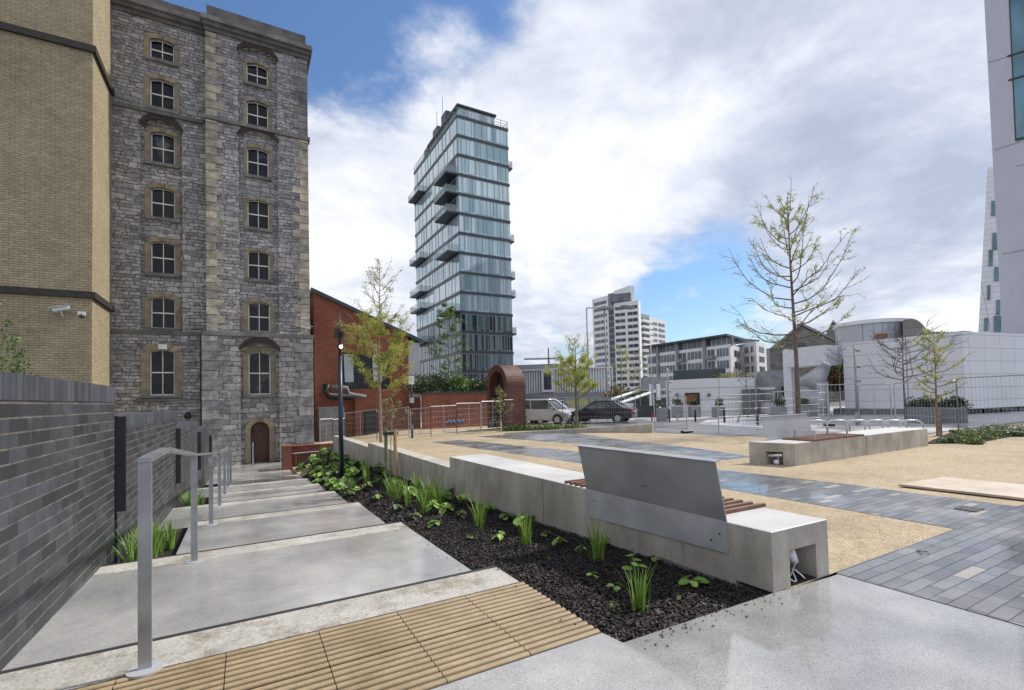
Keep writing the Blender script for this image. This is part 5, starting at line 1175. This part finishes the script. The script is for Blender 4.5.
def apartments():
    A=at(648,393,133); Cn=at(732,392,110); E_=at(744,392,121); r=empty('apartment_block',Cn,'long pale apartment block with a dark flat roof and glazed top storey','building')
    zt=zat(Cn,344); d=(Cn-A); back=Vector((-d.y,d.x,0)).normalized(); back=back if back.dot(fw0)>0 else -back
    poly_building(r,[A,Cn,E_,E_+back*6,A+back*16],-1,zt,'far_white')
    top=zat(Cn,336); i1=A+back*.8; i2=Cn+back*.8
    bm=B(); prism(bm,[(i1.x,i1.y),(i2.x,i2.y),(E_.x-1,E_.y+1),((A+back*14).x,(A+back*14).y)],zt,top); link('top_storey',bm,'far_glass_pale',r)
    bm=B(); prism(bm,[((A-back).x,(A-back).y),((Cn-back*1).x,(Cn-back*1).y),((E_+rt0*1.2).x,(E_+rt0*1.2).y),((E_+back*7).x,(E_+back*7).y),((A+back*16).x,(A+back*16).y)],top+.02,top+.5); link('roof',bm,'slab_dark',r)
    for (u0,u1,c,m) in ((.02,.13,2,'far_glass'),(.16,.38,3,'far_glass_pale'),(.43,.52,1,'far_glass'),(.53,.70,2,'far_glass_pale'),(.76,.84,1,'far_glass'),(.86,.985,2,'far_glass_pale')):
        winbands(r,A+d*u0,A+d*u1,1,zt-.3,4,c,.9,.66,m)
    for u in (.145,.40,.72):
        bm=B(); p=A+d*u; q=A+d*(u+.03); seg_box(bm,p-back*.1,q-back*.1,.6,-1,top+.3); link('downpipe_bay',bm,'far_grey',r)
    for u in (.44,.77):
        for k in range(4):
            bm=B(); z=1+k*(zt-1.3)/4; seg_box(bm,A+d*u-back*.8,A+d*(u+.08)-back*.8,1.4,z,z+.9); link('balcony',bm,'far_grey',r)
    for k in range(18):
        u=.03+k*.054; bm=B(); p=A+d*u+back*.75; seg_box(bm,p,p+d*.003,.2,zt,top); link('frame',bm,'far_white',r)
    winbands(r,Cn+(E_-Cn)*.05,E_,1,zt-.5,4,1,.5,.55,'far_glass')
    # next block
    a=at(745,392,118); b=at(758,392,112); c=at(768,392,120); r2=empty('apartment_block',b,'narrow pale apartment block with balconies right of the long one','building'); z=zat(b,341)
    poly_building(r2,[a,b,c,c+fw0*8,a+fw0*10],-1,z,'far_white'); winbands(r2,a,b,1,z-.5,5,2,.6,.6,'far_glass'); winbands(r2,b,c,1,z-.5,5,1,.5,.55,'far_glass')
    a=at(770,392,150); b=at(800,392,140); r3=empty('terraced_building',a,'dark terraced building with long balconies far behind the trees','building'); 
    for k,(top_,dd) in enumerate(((346,0),(354,-4),(362,-8))):
        bm=B(); z=zat(b,top_); seg_box(bm,a-fw0*(-dd*-1)*.0+fw0*dd,b+fw0*dd,8,-1,z); link('storey',bm,'far_grey',r3)
        bm=B(); seg_box(bm,a+fw0*(dd-4.3),b+fw0*(dd-4.3),.4,z-1.0,z+.2); link('balcony',bm,'slab_dark',r3)
apartments()
def glass_hall():
    A=at(517,397,88); b=at(612,395,84); r=empty('glass_hall',A,'long low glass fronted hall with pale vertical fins behind the brick arch','building')
    zt=zat(A,371.5); zb=zat(A,394); d=b-A
    bm=B(); seg_box(bm,A+fw0*4,b+fw0*4,8,-1,zt); link('wall',bm,'pale_glass',r)
    bm=B()
    for k in range(38):
        p=A+d*(k/37)-fw0*.25; seg_box(bm,p,p+d.normalized()*.22,.3,zb,zt)
    link('fins',bm,'white',r)
    bm=B(); p=A+d*.27; q=A+d*.40; 
    for (x,y,z0,z1) in ((p-fw0*.6,p+d.normalized()*.4-fw0*.6,zb+.2,zt),(q-d.normalized()*.4-fw0*.6,q-fw0*.6,zb+.2,zt),(p+d.normalized()*.4-fw0*.6,q-d.normalized()*.4-fw0*.6,zt-.4,zt),(p+d.normalized()*.4-fw0*.6,q-d.normalized()*.4-fw0*.6,zb+.2,zb+.6)): seg_box(bm,x,y,.4,z0,z1)
    w=link('window',bm,'white',r); bm=B(); seg_box(bm,p+d.normalized()*.4-fw0*.5,q-d.normalized()*.4-fw0*.5,.2,zb+.6,zt-.4); link('pane',bm,'far_glass',w)
    bm=B(); seg_box(bm,A-fw0*.2,b-fw0*.2,.9,-1,zb-.05); link('plinth',bm,'far_grey',r)
    bm=B(); seg_box(bm,at(506,397,95),at(562,396,92),8,zt-1,zat(at(530,397,92),365.5)); link('roof',bm,'frame_grey',r)
    bm=B(); seg_box(bm,A-fw0*.4,b-fw0*.4,1,zt,zt+.25); link('parapet',bm,'white',r)
glass_hall()
def misc_far():
    # mural hoarding
    a=at(566,404,47); b=at(612,404,46); bm=B(); seg_box(bm,a,b,.15,-.6,zat(a,399.5)); o=tag(link('painted_hoarding',bm,'mural'),'colourful painted hoarding in yellow, teal and red behind the parked cars','hoarding')
    # bridge
    r=empty('footbridge',at(600,400,55),'white footbridge with sloping parapets behind the black car','bridge')
    for (pa,pb,da,db,w) in (((598,404),(640,390),52,58,.35),((600,410),(655,391),50,56,.35),((640,389.5),(672,389),58,58,.35)):
        bm=B(); tube(bm,[at(*pa,da),at(*pb,db)],.16,6); link('parapet_rail',bm,'white',r)
    bm=B()
    for k in range(9): p=at(600+6*k,404-1.55*k,52+.6*k); q=at(602+6*k,409.6-2.0*k,50.3+.6*k); tube(bm,[p,q],.05,4)
    link('railing',bm,'frame_grey',r)
    bm=B(); seg_box(bm,at(606,404,60),at(668,404,60),3,-.6,zat(at(640,400,60),398)); link('abutment',bm,'slab_dark',r)
    bm=B(); p=at(651,385,56); q=at(658,385,56); tube(bm,[(p.x,p.y,-.6),(p.x,p.y,zat(p,384))],.25,8); tube(bm,[(q.x,q.y,-.6),(q.x,q.y,zat(q,384))],.25,8); link('pillar',bm,'white',r)
    bm=B(); seg_box(bm,at(643,384,57),at(665,384,57),2,zat(p,389),zat(p,377)); link('deck',bm,'far_grey',r)
    bm=B(); seg_box(bm,at(633,410,40),at(659,410,40),.2,-.6,zat(at(640,410,40),406)); tag(link('dark_barrier',bm,'slab_dark'),'low dark solid barrier left of the first planter','barrier')
    bm=B(); seg_box(bm,at(625,410,41),at(633,410,41),.6,-.6,zat(at(630,410,41),403.5)); bevel(bm,.03,1); tag(link('utility_cabinet',bm,'white'),'pale boxy cabinet between the black car and the dark barrier','cabinet')
    # pavilion
    A=at(667,417,41); Bc=at(757,417,38); r=empty('white_pavilion',A,'low white panelled pavilion with a dark roof screen and one brown window','building')
    zt=zat(Bc,381); d=Bc-A; back=Vector((-d.y,d.x,0)).normalized(); back=back if back.dot(fw0)>0 else -back
    zt=zat(A,380.5); C1=at(705,417,38.0)
    poly_building(r,[A,C1,Bc,Bc+back*6,A+back*8],-.6,zt,'white_panels')
    bm=B(); seg_box(bm,at(674,385,42.5),at(726,384,40.5),.3,zt,zat(at(726,384,40.5),368.5)); link('roof_screen',bm,'slab_dark',r)
    p=A.lerp(C1,.52); q=A.lerp(C1,.88); e=-back*.05
    bm=B(); seg_box(bm,p+e,q+e,.14,zat(p,404.5),zat(p,393)); w=link('window',bm,'black',r); bm=B(); seg_box(bm,p.lerp(q,.1)+e*1.8,p.lerp(q,.9)+e*1.8,.14,zat(p,403.8),zat(p,394.5)); link('pane',bm,'brown_pane',w)
    bm=B(); q=at(757,415,37.8); seg_box(bm,at(747,415,37.4),q,.8,-.6,zat(q,389)); link('end_bay',bm,'grey_mid',r)
    for px in (679,710):
        p=A.lerp(C1,.3) if px==679 else C1.lerp(Bc,.1); 
        bm=B(); z=zat(p,395); tube(bm,[Vector((p.x,p.y,z))+e,Vector((p.x,p.y,z))+e*7],.14,10); link('wall_light',bm,'grey_mid',r)
    # kiosk
    A=at(758,415,38.5); b=at(789,414,37); r=empty('white_kiosk',A,'white kiosk trailer with a glazed upper half behind the planters','kiosk'); z1=zat(A,402.5); z2=zat(A,390)
    bm=B(); seg_box(bm,A+fw0*1.2,b+fw0*1.2,2.4,-.25,z1); bevel(bm,.05,1); link('body',bm,'white',r)
    bm=B(); seg_box(bm,A.lerp(b,.03)+fw0*1.2,b.lerp(A,.03)+fw0*1.2,2.2,z1,z2); link('glazing',bm,'pale_glass',r)
    bm=B(); seg_box(bm,A+fw0*1.2,b+fw0*1.2,2.5,z2,z2+.2); bevel(bm,.05,1); link('roof',bm,'white',r)
    bm=B()
    for k in range(7): p=A.lerp(b,k/6)-fw0*.02; tube(bm,[p+U_*(z1-p.z),p+U_*(z2-p.z)],.05,4)
    link('frame',bm,'white',r)
    bm=B()
    for k in range(5): p=A.lerp(b,.1+.2*k)+fw0*.4; bmesh.ops.create_cube(bm,size=1,matrix=Matrix.Translation((p.x,p.y,-.42))@Matrix.Diagonal((.5,.5,.34,1)))
    link('support',bm,'black',r)
plain('brown_pane',(.20,.09,.03),.4,0,.5,3)  # plain brown for window panes, no emission
misc_far()
def planters():
    L_=[(663.5,421.5,408,9,'dark'),(679,417.8,406.5,9,''),(696.5,417.5,406.5,9.5,''),(720.5,417.5,407,9.5,''),(782,418,407,11,''),(806,417.5,407,9,'')]
    desc=['grey square planter with a twiggy shrub, leftmost in front of the pavilion','grey square planter with a spiky shrub left of the brown window','grey square planter with a drooping shrub under the brown window','grey square planter with a spiky shrub near the pavilion right end','grey square planter with an open shrub beside the largest tree trunk','grey square planter just right of the largest tree trunk']
    for (px,pb,pt,w,_),ds in zip(L_,desc):
        p=gnd(px,pb); dd=(p-CAM).dot(fw0); W=w/480*dd; z1=zat(p,pt); r=empty('planter',p,ds,'planter')
        bm=B(); prism(bm,[p-rt0*W/2,p+rt0*W/2,p+rt0*W/2+fw0*W,p-rt0*W/2+fw0*W],p.z-.05,z1); bevel(bm,.02,1); link('box',bm,'planter',r)
        q=Vector((p.x,p.y,z1))+fw0*W/2; s=shrub(q+U_*.25,W*.55,W*.5,W*.55,260,.085,ds.replace('grey square planter','shrub').split(' with')[0]+' growing in the planter: '+ds.split('planter')[-1].strip(),'dark_leaf',name='planter_shrub'); s['label']='dark shrub growing in the '+ds.split(',')[0].replace(' with a twiggy shrub','').replace(' with a spiky shrub','').replace(' with a drooping shrub','').replace(' with an open shrub','')
        if 'leftmost' in ds: s['label']='twiggy shrub growing in the leftmost square planter'
    for (pxa,pxb,pb,pt,ds) in ((918,948.5,425.5,407.5,'large wide grey planter directly behind the narrow leafy tree'),(950.5,980,425.5,407.5,'large wide grey planter, the right one of the pair')):
        a=at(pxa,pb,19.6); b=at(pxb,pb,19.0); a.z=b.z=-.02; r=empty('planter',a,ds,'planter'); z1=zat(a,pt); bm=B(); seg_box(bm,a+fw0*.5,b+fw0*.5,1.0,-.1,z1); bevel(bm,.02,1); link('box',bm,'planter_lined',r)
        for t in (.25,.75):
            q=a.lerp(b,t)+fw0*.5; q.z=z1+.1; shrub(q,.42,.35,.4,420,.06,('left' if t<.5 else 'right')+' dark shrub growing in the '+('planter behind the narrow leafy tree' if pxa<940 else 'right planter of the wide pair'),'dark_leaf',name='planter_shrub')
m,n,b_=nt('planter_lined'); v,co=uvwall(n)
w_=n.nodes.new('ShaderNodeTexWave'); w_.inputs['Scale'].default_value=5; L(n,v,w_.inputs['Vector']); L(n,ramp(n,w_.outputs['Fac'],[(.2,(.14,.145,.15)),(.8,(.24,.25,.26))]),b_.inputs['Base Color'])
planters()
for i,(px,pb,pt,ds) in enumerate([(669.5,422,409,'black bollard at the right side of the leftmost planter'),(695.5,422,410,'black bollard below the brown window'),(724.5,423,408,'black bollard beside the fourth planter'),(737,423,413,'short leaning grey bollard right of the fourth planter'),(758,425,410,'black bollard in front of the kiosk left end'),(677.5,421,414,'small pale bollard in front of the second planter'),(652,421,412,'small orange topped bollard beside the dark barrier')]):
    p=gnd(px,pb); h=zat(p,pt)-p.z; bm=B(); lean=rt0*(-.18 if i==3 else 0); tube(bm,[p-U_*.1,p+U_*h*.97-lean,p+U_*h-lean],.055,10); o=tag(link('bollard',bm,'black' if i not in(3,5,6) else ('galv' if i!=6 else 'red_paint'),smooth=False),ds,'bollard')
def white_hall():
    d1,d2=31,26; A=at(845,400,d1); Bc=at(966,400,d2); E_=at(1110,400,31)
    r=empty('white_panel_building',Bc,'very large white panelled building with a curved drum on its roof','building')
    zt=zat(Bc,331.5); zb=zat(Bc,409); zl=zat(A,343); 
    cv=[]; 
    A2=at(801,400,33.5)
    poly_building(r,[A,Bc,E_,E_+fw0*5+rt0*5,A+fw0*7+rt0*6],zb,zt,'white_panels_big')
    bm=B(); seg_box(bm,A2+fw0*.9,A+fw0*.9,1.8,zat(A,364),zt-.02); link('lintel_wall',bm,'white',r)
    bm=B(); seg_box(bm,A2+fw0*6,A+fw0*6,.5,-.6,zat(A,364)); link('porch_back_wall',bm,'far_grey',r)
    bm=B(); seg_box(bm,A2+rt0*-.3+fw0*1,A2+rt0*.15+fw0*1,1,-.6,zt-.03); link('pier',bm,'white',r)
    winbands(r,at(829,400,31)+fw0*5.5,at(844,400,31)+fw0*5.5,0,2,2,2,.8,.7,'win_glass')
    # base: window strip, ledge, dark plinth
    for a,b,n_ in ((A,Bc,9),(Bc,E_,9)):
        bm=B(); seg_box(bm,a+fw0*.8,b+fw0*.8,1,zb-.42,zb-.0); link('window_strip',bm,'grey_mid',r)
        winbands(r,a+fw0*.3,b+fw0*.3,zb-.40,zb-.03,1,n_,.8,.8,'win_glass',frame='none',off=.12)
        bm=B(); seg_box(bm,a-fw0*.2,b-fw0*.2,1.2,zb-.54,zb-.43); link('ledge',bm,'white',r)
        bm=B(); seg_box(bm,a+fw0*.2,b+fw0*.2,1,-.8,zb-.55); link('plinth',bm,'black',r)
        bm=B(); 
        for k in range(34): p=(a.lerp(b,k/33))-fw0*1.5; tube(bm,[(p.x,p.y,-.5),(p.x,p.y,zb-.5)],.035,4)
        tube(bm,[Vector((a.x,a.y,zb-.5))-fw0*1.5,Vector((b.x,b.y,zb-.5))-fw0*1.5],.035,4); link('railing',bm,'black',r)
    # drum
    c=at(873,400,35); rad=30/480*33.5; bm=B(); z0=zt-.5; z1=zat(at(873,400,33),322.5); cyl(bm,(c.x,c.y),rad,z0,z1,40); link('drum',bm,'drum_clad',r,smooth=False)
    bm=B(); cyl(bm,(c.x,c.y),rad+.15,z1,z1+.25,40); link('drum_rim',bm,'white',r)
    q=at(882,333,32.9); bm=B(); seg_box(bm,at(877,333,32.85),at(886,333,32.85),.3,zat(q,338),zat(q,334)); link('drum_window',bm,'brown_pane',r)
    # grey lump on the roof
    bm=B(); c=at(920,326,32); n_=14; top=[];bot=[]
    for k in range(n_+1):
        t=k/n_; px=903+t*38; h=zat(c,332)+(zat(c,318)-zat(c,332))*(math.sin(min(1,t*1.2+.25)*PI)**.6 if t<.95 else 0); p=at(px,330,32); bm.verts.new
        top.append(Vector((p.x,p.y,h))); bot.append(Vector((p.x,p.y,zt-.1)))
    extr(bm,bot+top[::-1],fw0*1.5+rt0*1.2); link('plant_cover',bm,'grey_stone_far',r)
    bm=B(); seg_box(bm,at(944,330,29),at(968,330,28),1,zt-.02,zt+.25); link('roof_plant',bm,'far_grey',r)
    # slanted cone duct in the porch
    r2=empty('steel_cone',at(815,405,31),'slanted shiny metal cone sculpture on a drum in the porch opening','sculpture')
    c=at(814,405,31.5); bm=B(); cyl(bm,(c.x,c.y),.85,-.5,zat(c,382),28); link('drum',bm,'cone_steel',r2,smooth=True)
    p=at(812,384,31.5); q=at(826,366,31.5); bm=B(); tube(bm,[p-(q-p)*.3,q],.9,24,.3); link('cone',bm,'cone_steel',r2,smooth=True)
    bm=B(); tube(bm,[q,q+(q-p)*.12],.28,20,.24); link('cap',bm,'white',r2,smooth=True)
plain('cone_steel',(.38,.39,.41),.4,.5,.1,3)
white_hall()
def gables():
    for k,(pl,pm,pr,te,tm,d,lab) in enumerate(((771,802,838,350,325.5,95,'old grey stone gabled warehouse rising behind the large tree'),(822,834,850,346,322.5,105,'second old stone gable half hidden behind the roof drum'))):
        a=at(pl,380,d); b=at(pr,380,d-8); m_=at(pm,380,d-3); r=empty('gabled_warehouse',a,lab,'building'); ze=zat(a,te); zm=zat(m_,tm)
        bm=B(); extr(bm,[(a.x,a.y,-1),(b.x,b.y,-1),(b.x,b.y,ze+.3),(m_.x,m_.y,zm),(a.x,a.y,ze)],(m_-CAM).normalized()*8); link('wall',bm,'grey_stone_far',r)
        for u,v in ((a,ze),(b,ze+.3)):
            bm=B(); o=fw0*(-.5); e=(Vector((u.x,u.y,v))-Vector((m_.x,m_.y,zm)))*1.06; t0=Vector((m_.x,m_.y,zm))+o; extr(bm,[t0,t0+e,t0+e+U_*.5,t0+U_*.5],(m_-CAM).normalized()*9); link('roof',bm,'far_grey',r)
        if k==0:
            for px in (788,802,816):
                bm=B(); p=at(px,346,d-4.6); cyl_=tube(bm,[p-fw0*.2,p+fw0*.3],.7,14); link('window',bm,'far_glass',r)
gables()
for k,(px,py,d,rx,rz,mt,lab) in enumerate([(738,404,60,4.5,5,'mid_leaf','large bright green tree mass behind the narrow apartment block'),(764,398,62,3.4,4.8,'mid_leaf','tall rounded green shrub behind the kiosk'),(778,396,60,3,4.2,'rust_leaf','red brown leafy shrub between the kiosk and the white building'),(789,397,58,2,3.6,'rust_leaf','red brown shrub against the left pier of the white building'),(835,385,35,1.2,1.8,'rust_leaf','dark red leafy shrub inside the porch opening'),(840,375,35.5,.9,1.5,'mid_leaf','green shrub high inside the porch opening'),(640,398,62,4,2.2,'dark_leaf','dark shrub mass below the white apartment tower'),(618,396,64,3.5,2,'rust_leaf','brownish shrub mass behind the double armed lamp'),(728,377,40,.9,.7,'olive_leaf','bushy roof shrub at the right end of the dark roof screen')]):
    if k==0: continue
    shrub(at(px,py,d),rx*.8,2,rz*.62,1500 if k!=8 else 500,.17 if k!=8 else .08,lab,mt)
def hotel():
    # overhanging white volume at the right edge, leaning outwards as it rises
    r=empty('white_hotel',at(1060,380,40),'white overhanging building at the right picture edge with a tall blue window','building')
    bl=at(1003,351,44); br=at(1190,349,30); tl=at(982,-40,44); tr=at(1190,-140,30)
    bm=B(); off=(tl-CAM).normalized()*1+fw0*8+rt0*13; extr(bm,[bl,br,tr,tl],off); link('wall',bm,'hotel_panel',r)
    def FP(px,py):  # point on the front plane
        n_=(br-bl).cross(tl-bl); rr=ray(px,py); return CAM+rr*((bl-CAM).dot(n_)/rr.dot(n_))
    nrm=(br-bl).cross(tl-bl).normalized(); nrm=nrm if nrm.dot(CAM-bl)>0 else -nrm
    bm=B(); q=[FP(1007.5,-60),FP(1016.5,141),FP(1120,120),FP(1120,-110)]; extr(bm,[p+nrm*.02 for p in q],nrm*.10); w=link('window',bm,'black',r)
    bm=B(); q=[FP(1009.5,-60),FP(1018.5,138),FP(1118,117),FP(1118,-110)]; extr(bm,[p+nrm*.125 for p in q],nrm*.03); link('pane',bm,'blue_glass',w)
    bm=B()
    for (a,b) in (((1010,56),(1120,22)),((1011,80),(1120,48))): tube(bm,[FP(*a)+nrm*.17,FP(*b)+nrm*.17],.09,4)
    link('transom',bm,'black',w)
    for (a,b) in (((989,62.5),(1010,56)),((994,150),(1020,142)),((1003,254),(1150,225)),((1016,166),(1150,140))): bm=B(); tube(bm,[FP(*a)+nrm*.01,FP(*b)+nrm*.01],.035,4); link('cladding_joint',bm,'frame_grey',r)
    a=at(1003,349,43.5); b=at(1190,349,31); bm=B(); seg_box(bm,a+fw0*1.5+rt0*.6,b+fw0*1.5,1.5,zat(a,356),zat(a,352.2)); link('soffit',bm,'black',r)
    a=at(1023.5,380,41); bm=B(); seg_box(bm,a+fw0*3,at(1120,380,38)+fw0*3,1,-.6,zat(a,355)); link('ground_floor',bm,'far_grey',r)
    # slanting office behind
    r=empty('slanted_tower',at(990,330,85),'narrow slanted white tower with small paired windows behind the overhanging building','building')
    bl=at(977.5,345,85); br=at(1015,345,82); tl=at(987.5,168,85); tr=at(1015,160,82)
    bm=B(); extr(bm,[bl,br,tr,tl],fw0*5+rt0*7); link('wall',bm,'white_panels',r)
    n_=(br-bl).cross(tl-bl)
    def FP2(px,py): rr=ray(px,py); return CAM+rr*((bl-CAM).dot(n_)/rr.dot(n_))
    nn=n_.normalized(); nn=nn if nn.dot(CAM-bl)>0 else -nn
    for (xa,xb,ya,yb) in ((991,995,201,216),(992,997,233,250),(988.5,992.5,250,266),(994,998.5,267,281),(987,990,285,300),(996,1000,300,315),(984,988,318,331),(993.5,1001,316,332)):
        bm=B(); extr(bm,[FP2(xa,yb)+nn*.05,FP2(xb,yb)+nn*.05,FP2(xb+.3,ya)+nn*.05,FP2(xa+.3,ya)+nn*.05],nn*.12); link('window',bm,'blue_glass_far',r)
plain('hotel_panel',(.50,.50,.56),.55,0,.05,.4); glass('blue_glass_far',(.10,.20,.22),.15,.8)
hotel()
# crane on the horizon
r=empty('tower_crane',at(540,372,300),'tiny distant tower crane above the glass hall roof','crane')
p=at(549,372,300); bm=B(); z=zat(p,357.5); tube(bm,[(p.x,p.y,0),(p.x,p.y,z)],.7,4); link('mast',bm,'grey_mid',r)
bm=B(); a=at(524,359,300); b=at(556,358.4,300); tube(bm,[a,b],.55,4); tube(bm,[(p.x,p.y,z),(p.x,p.y,z+6)],.5,4); link('jib',bm,'grey_mid',r)
# ================================================================ LIGHT, SKY, CAMERA
w=bpy.data.worlds.new('World'); sc.world=w; w.use_nodes=True; n=w.node_tree; bg=n.nodes['Background']
sun_el=math.radians(48); sun_rot=math.radians(93)
sky=n.nodes.new('ShaderNodeTexSky'); sky.sky_type='NISHITA'; sky.sun_disc=False; sky.sun_elevation=sun_el; sky.sun_rotation=sun_rot; sky.air_density=1.3; sky.dust_density=.3; sky.ozone_density=3
tc=n.nodes.new('ShaderNodeTexCoord'); D_=tc.outputs['Generated']
s=n.nodes.new('ShaderNodeSeparateXYZ'); L(n,D_,s.inputs[0])
den=mth(n,'ADD',mth(n,'MAXIMUM',s.outputs[2],0),.22)
c=n.nodes.new('ShaderNodeCombineXYZ'); L(n,mth(n,'DIVIDE',s.outputs[0],den),c.inputs[0]); L(n,mth(n,'DIVIDE',s.outputs[1],den),c.inputs[1]); L(n,s.outputs[2],c.inputs[2])
def nz(scale,det,ro,dist=0,seed=0):
    mp=n.nodes.new('ShaderNodeMapping'); L(n,c.outputs[0],mp.inputs[0]); mp.inputs['Location'].default_value=(seed,seed*.7,seed*.3); f=n.nodes.new('ShaderNodeTexNoise'); f.inputs['Scale'].default_value=scale; f.inputs['Detail'].default_value=det; f.inputs['Roughness'].default_value=ro; f.inputs['Distortion'].default_value=dist; L(n,mp.outputs[0],f.inputs['Vector']); return f.outputs['Fac']
def blob(px,py,rad,sx=1.0):   # soft patch round a direction of the sky
    d=(ray(px,py)).normalized(); v=n.nodes.new('ShaderNodeVectorMath'); v.operation='DISTANCE'; L(n,D_,v.inputs[0]); v.inputs[1].default_value=d
    m_=n.nodes.new('ShaderNodeMapRange'); m_.interpolation_type='SMOOTHERSTEP'; L(n,v.outputs['Value'],m_.inputs[0]); m_.inputs[1].default_value=0; m_.inputs[2].default_value=rad; m_.inputs[3].default_value=1; m_.inputs[4].default_value=0; return m_.outputs[0]
def lin(terms,const=0):
    o=None
    for f,k in terms:
        t=mth(n,'MULTIPLY',f,k); o=t if o is None else mth(n,'ADD',o,t)
    return mth(n,'ADD',o,const)
n1=nz(1.15,10,.58,.35,3.1); n2=nz(2.6,10,.62,.3,9.2); n3=nz(.8,6,.5,.2,5.5); n4=nz(6,8,.6,.2,2.2)
blue=[(blob(210,-60,.34),1.1),(blob(350,-30,.30),1.0),(blob(150,0,.3),.8),(blob(470,0,.24),.75),(blob(400,95,.12),.25),(blob(700,275,.23),.85),(blob(755,320,.2),.5),(blob(650,325,.18),.65),(blob(330,90,.2),.3),(blob(575,300,.12),.0),(blob(400,110,.2),.25),(blob(790,120,.10),.15),(blob(540,345,.13),.5)]
bl=lin(blue)
cover=lin([(n1,1.9),(n2,1.5),(n4,.9),(bl,-1.12),(blob(430,32,.11),.42),(blob(690,300,.06),.15),(blob(570,245,.22),.5),(blob(340,230,.25),.4),(blob(540,352,.05),.55),(blob(930,120,.5),.25)],-1.08)
mask=n.nodes.new('ShaderNodeMapRange'); mask.interpolation_type='SMOOTHSTEP'; L(n,cover,mask.inputs[0]); mask.inputs[1].default_value=-.02; mask.inputs[2].default_value=.78
bright=lin([(n2,1.7),(n1,.7),(n3,.9),(n4,.5),(blob(900,190,.5),-.17),(blob(760,20,.25),-.05),(blob(580,215,.28),.30),(blob(330,240,.3),.25),(blob(700,130,.14),.15),(blob(930,320,.22),.3),(blob(640,40,.3),.12)],-1.30)
cc=ramp(n,bright,[(.10,(.46,.51,.63)),(.42,(.60,.64,.75)),(.72,(.80,.83,.91)),(1.0,(1.0,1.0,1.03))])
skys=mix(n,1,sky.outputs['Color'],(.09,.105,.125),'MULTIPLY')
L(n,mix(n,mth(n,'MULTIPLY',mask.outputs[0],.93),skys,cc),bg.inputs['Color']); bg.inputs['Strength'].default_value=.95
sd=bpy.data.lights.new('sun','SUN'); sd.energy=3.7; sd.angle=math.radians(2.5); sd.color=(1,.95,.86); so=bpy.data.objects.new('sun',sd); COL.objects.link(so)
dv=Vector((math.sin(sun_rot)*math.cos(sun_el),math.cos(sun_rot)*math.cos(sun_el),math.sin(sun_el))); so.rotation_euler=dv.to_track_quat('Z','Y').to_euler(); so.location=(20,0,40)
cd=bpy.data.cameras.new('camera'); co_=bpy.data.objects.new('camera',cd); COL.objects.link(co_); sc.camera=co_
cd.sensor_width=36; cd.lens=36*F/1024; cd.clip_end=6000; cd.shift_y=(345-ccy)*-1/1024; cd.clip_start=.05
co_.matrix_world=Matrix.Translation(CAM)@Matrix((rt,u2,-fwd)).transposed().to_4x4()
sc.view_settings.view_transform='Standard'; sc.view_settings.look='None'; sc.view_settings.gamma=1; sc.view_settings.exposure=.22
sc.render.resolution_x=1024; sc.render.resolution_y=690
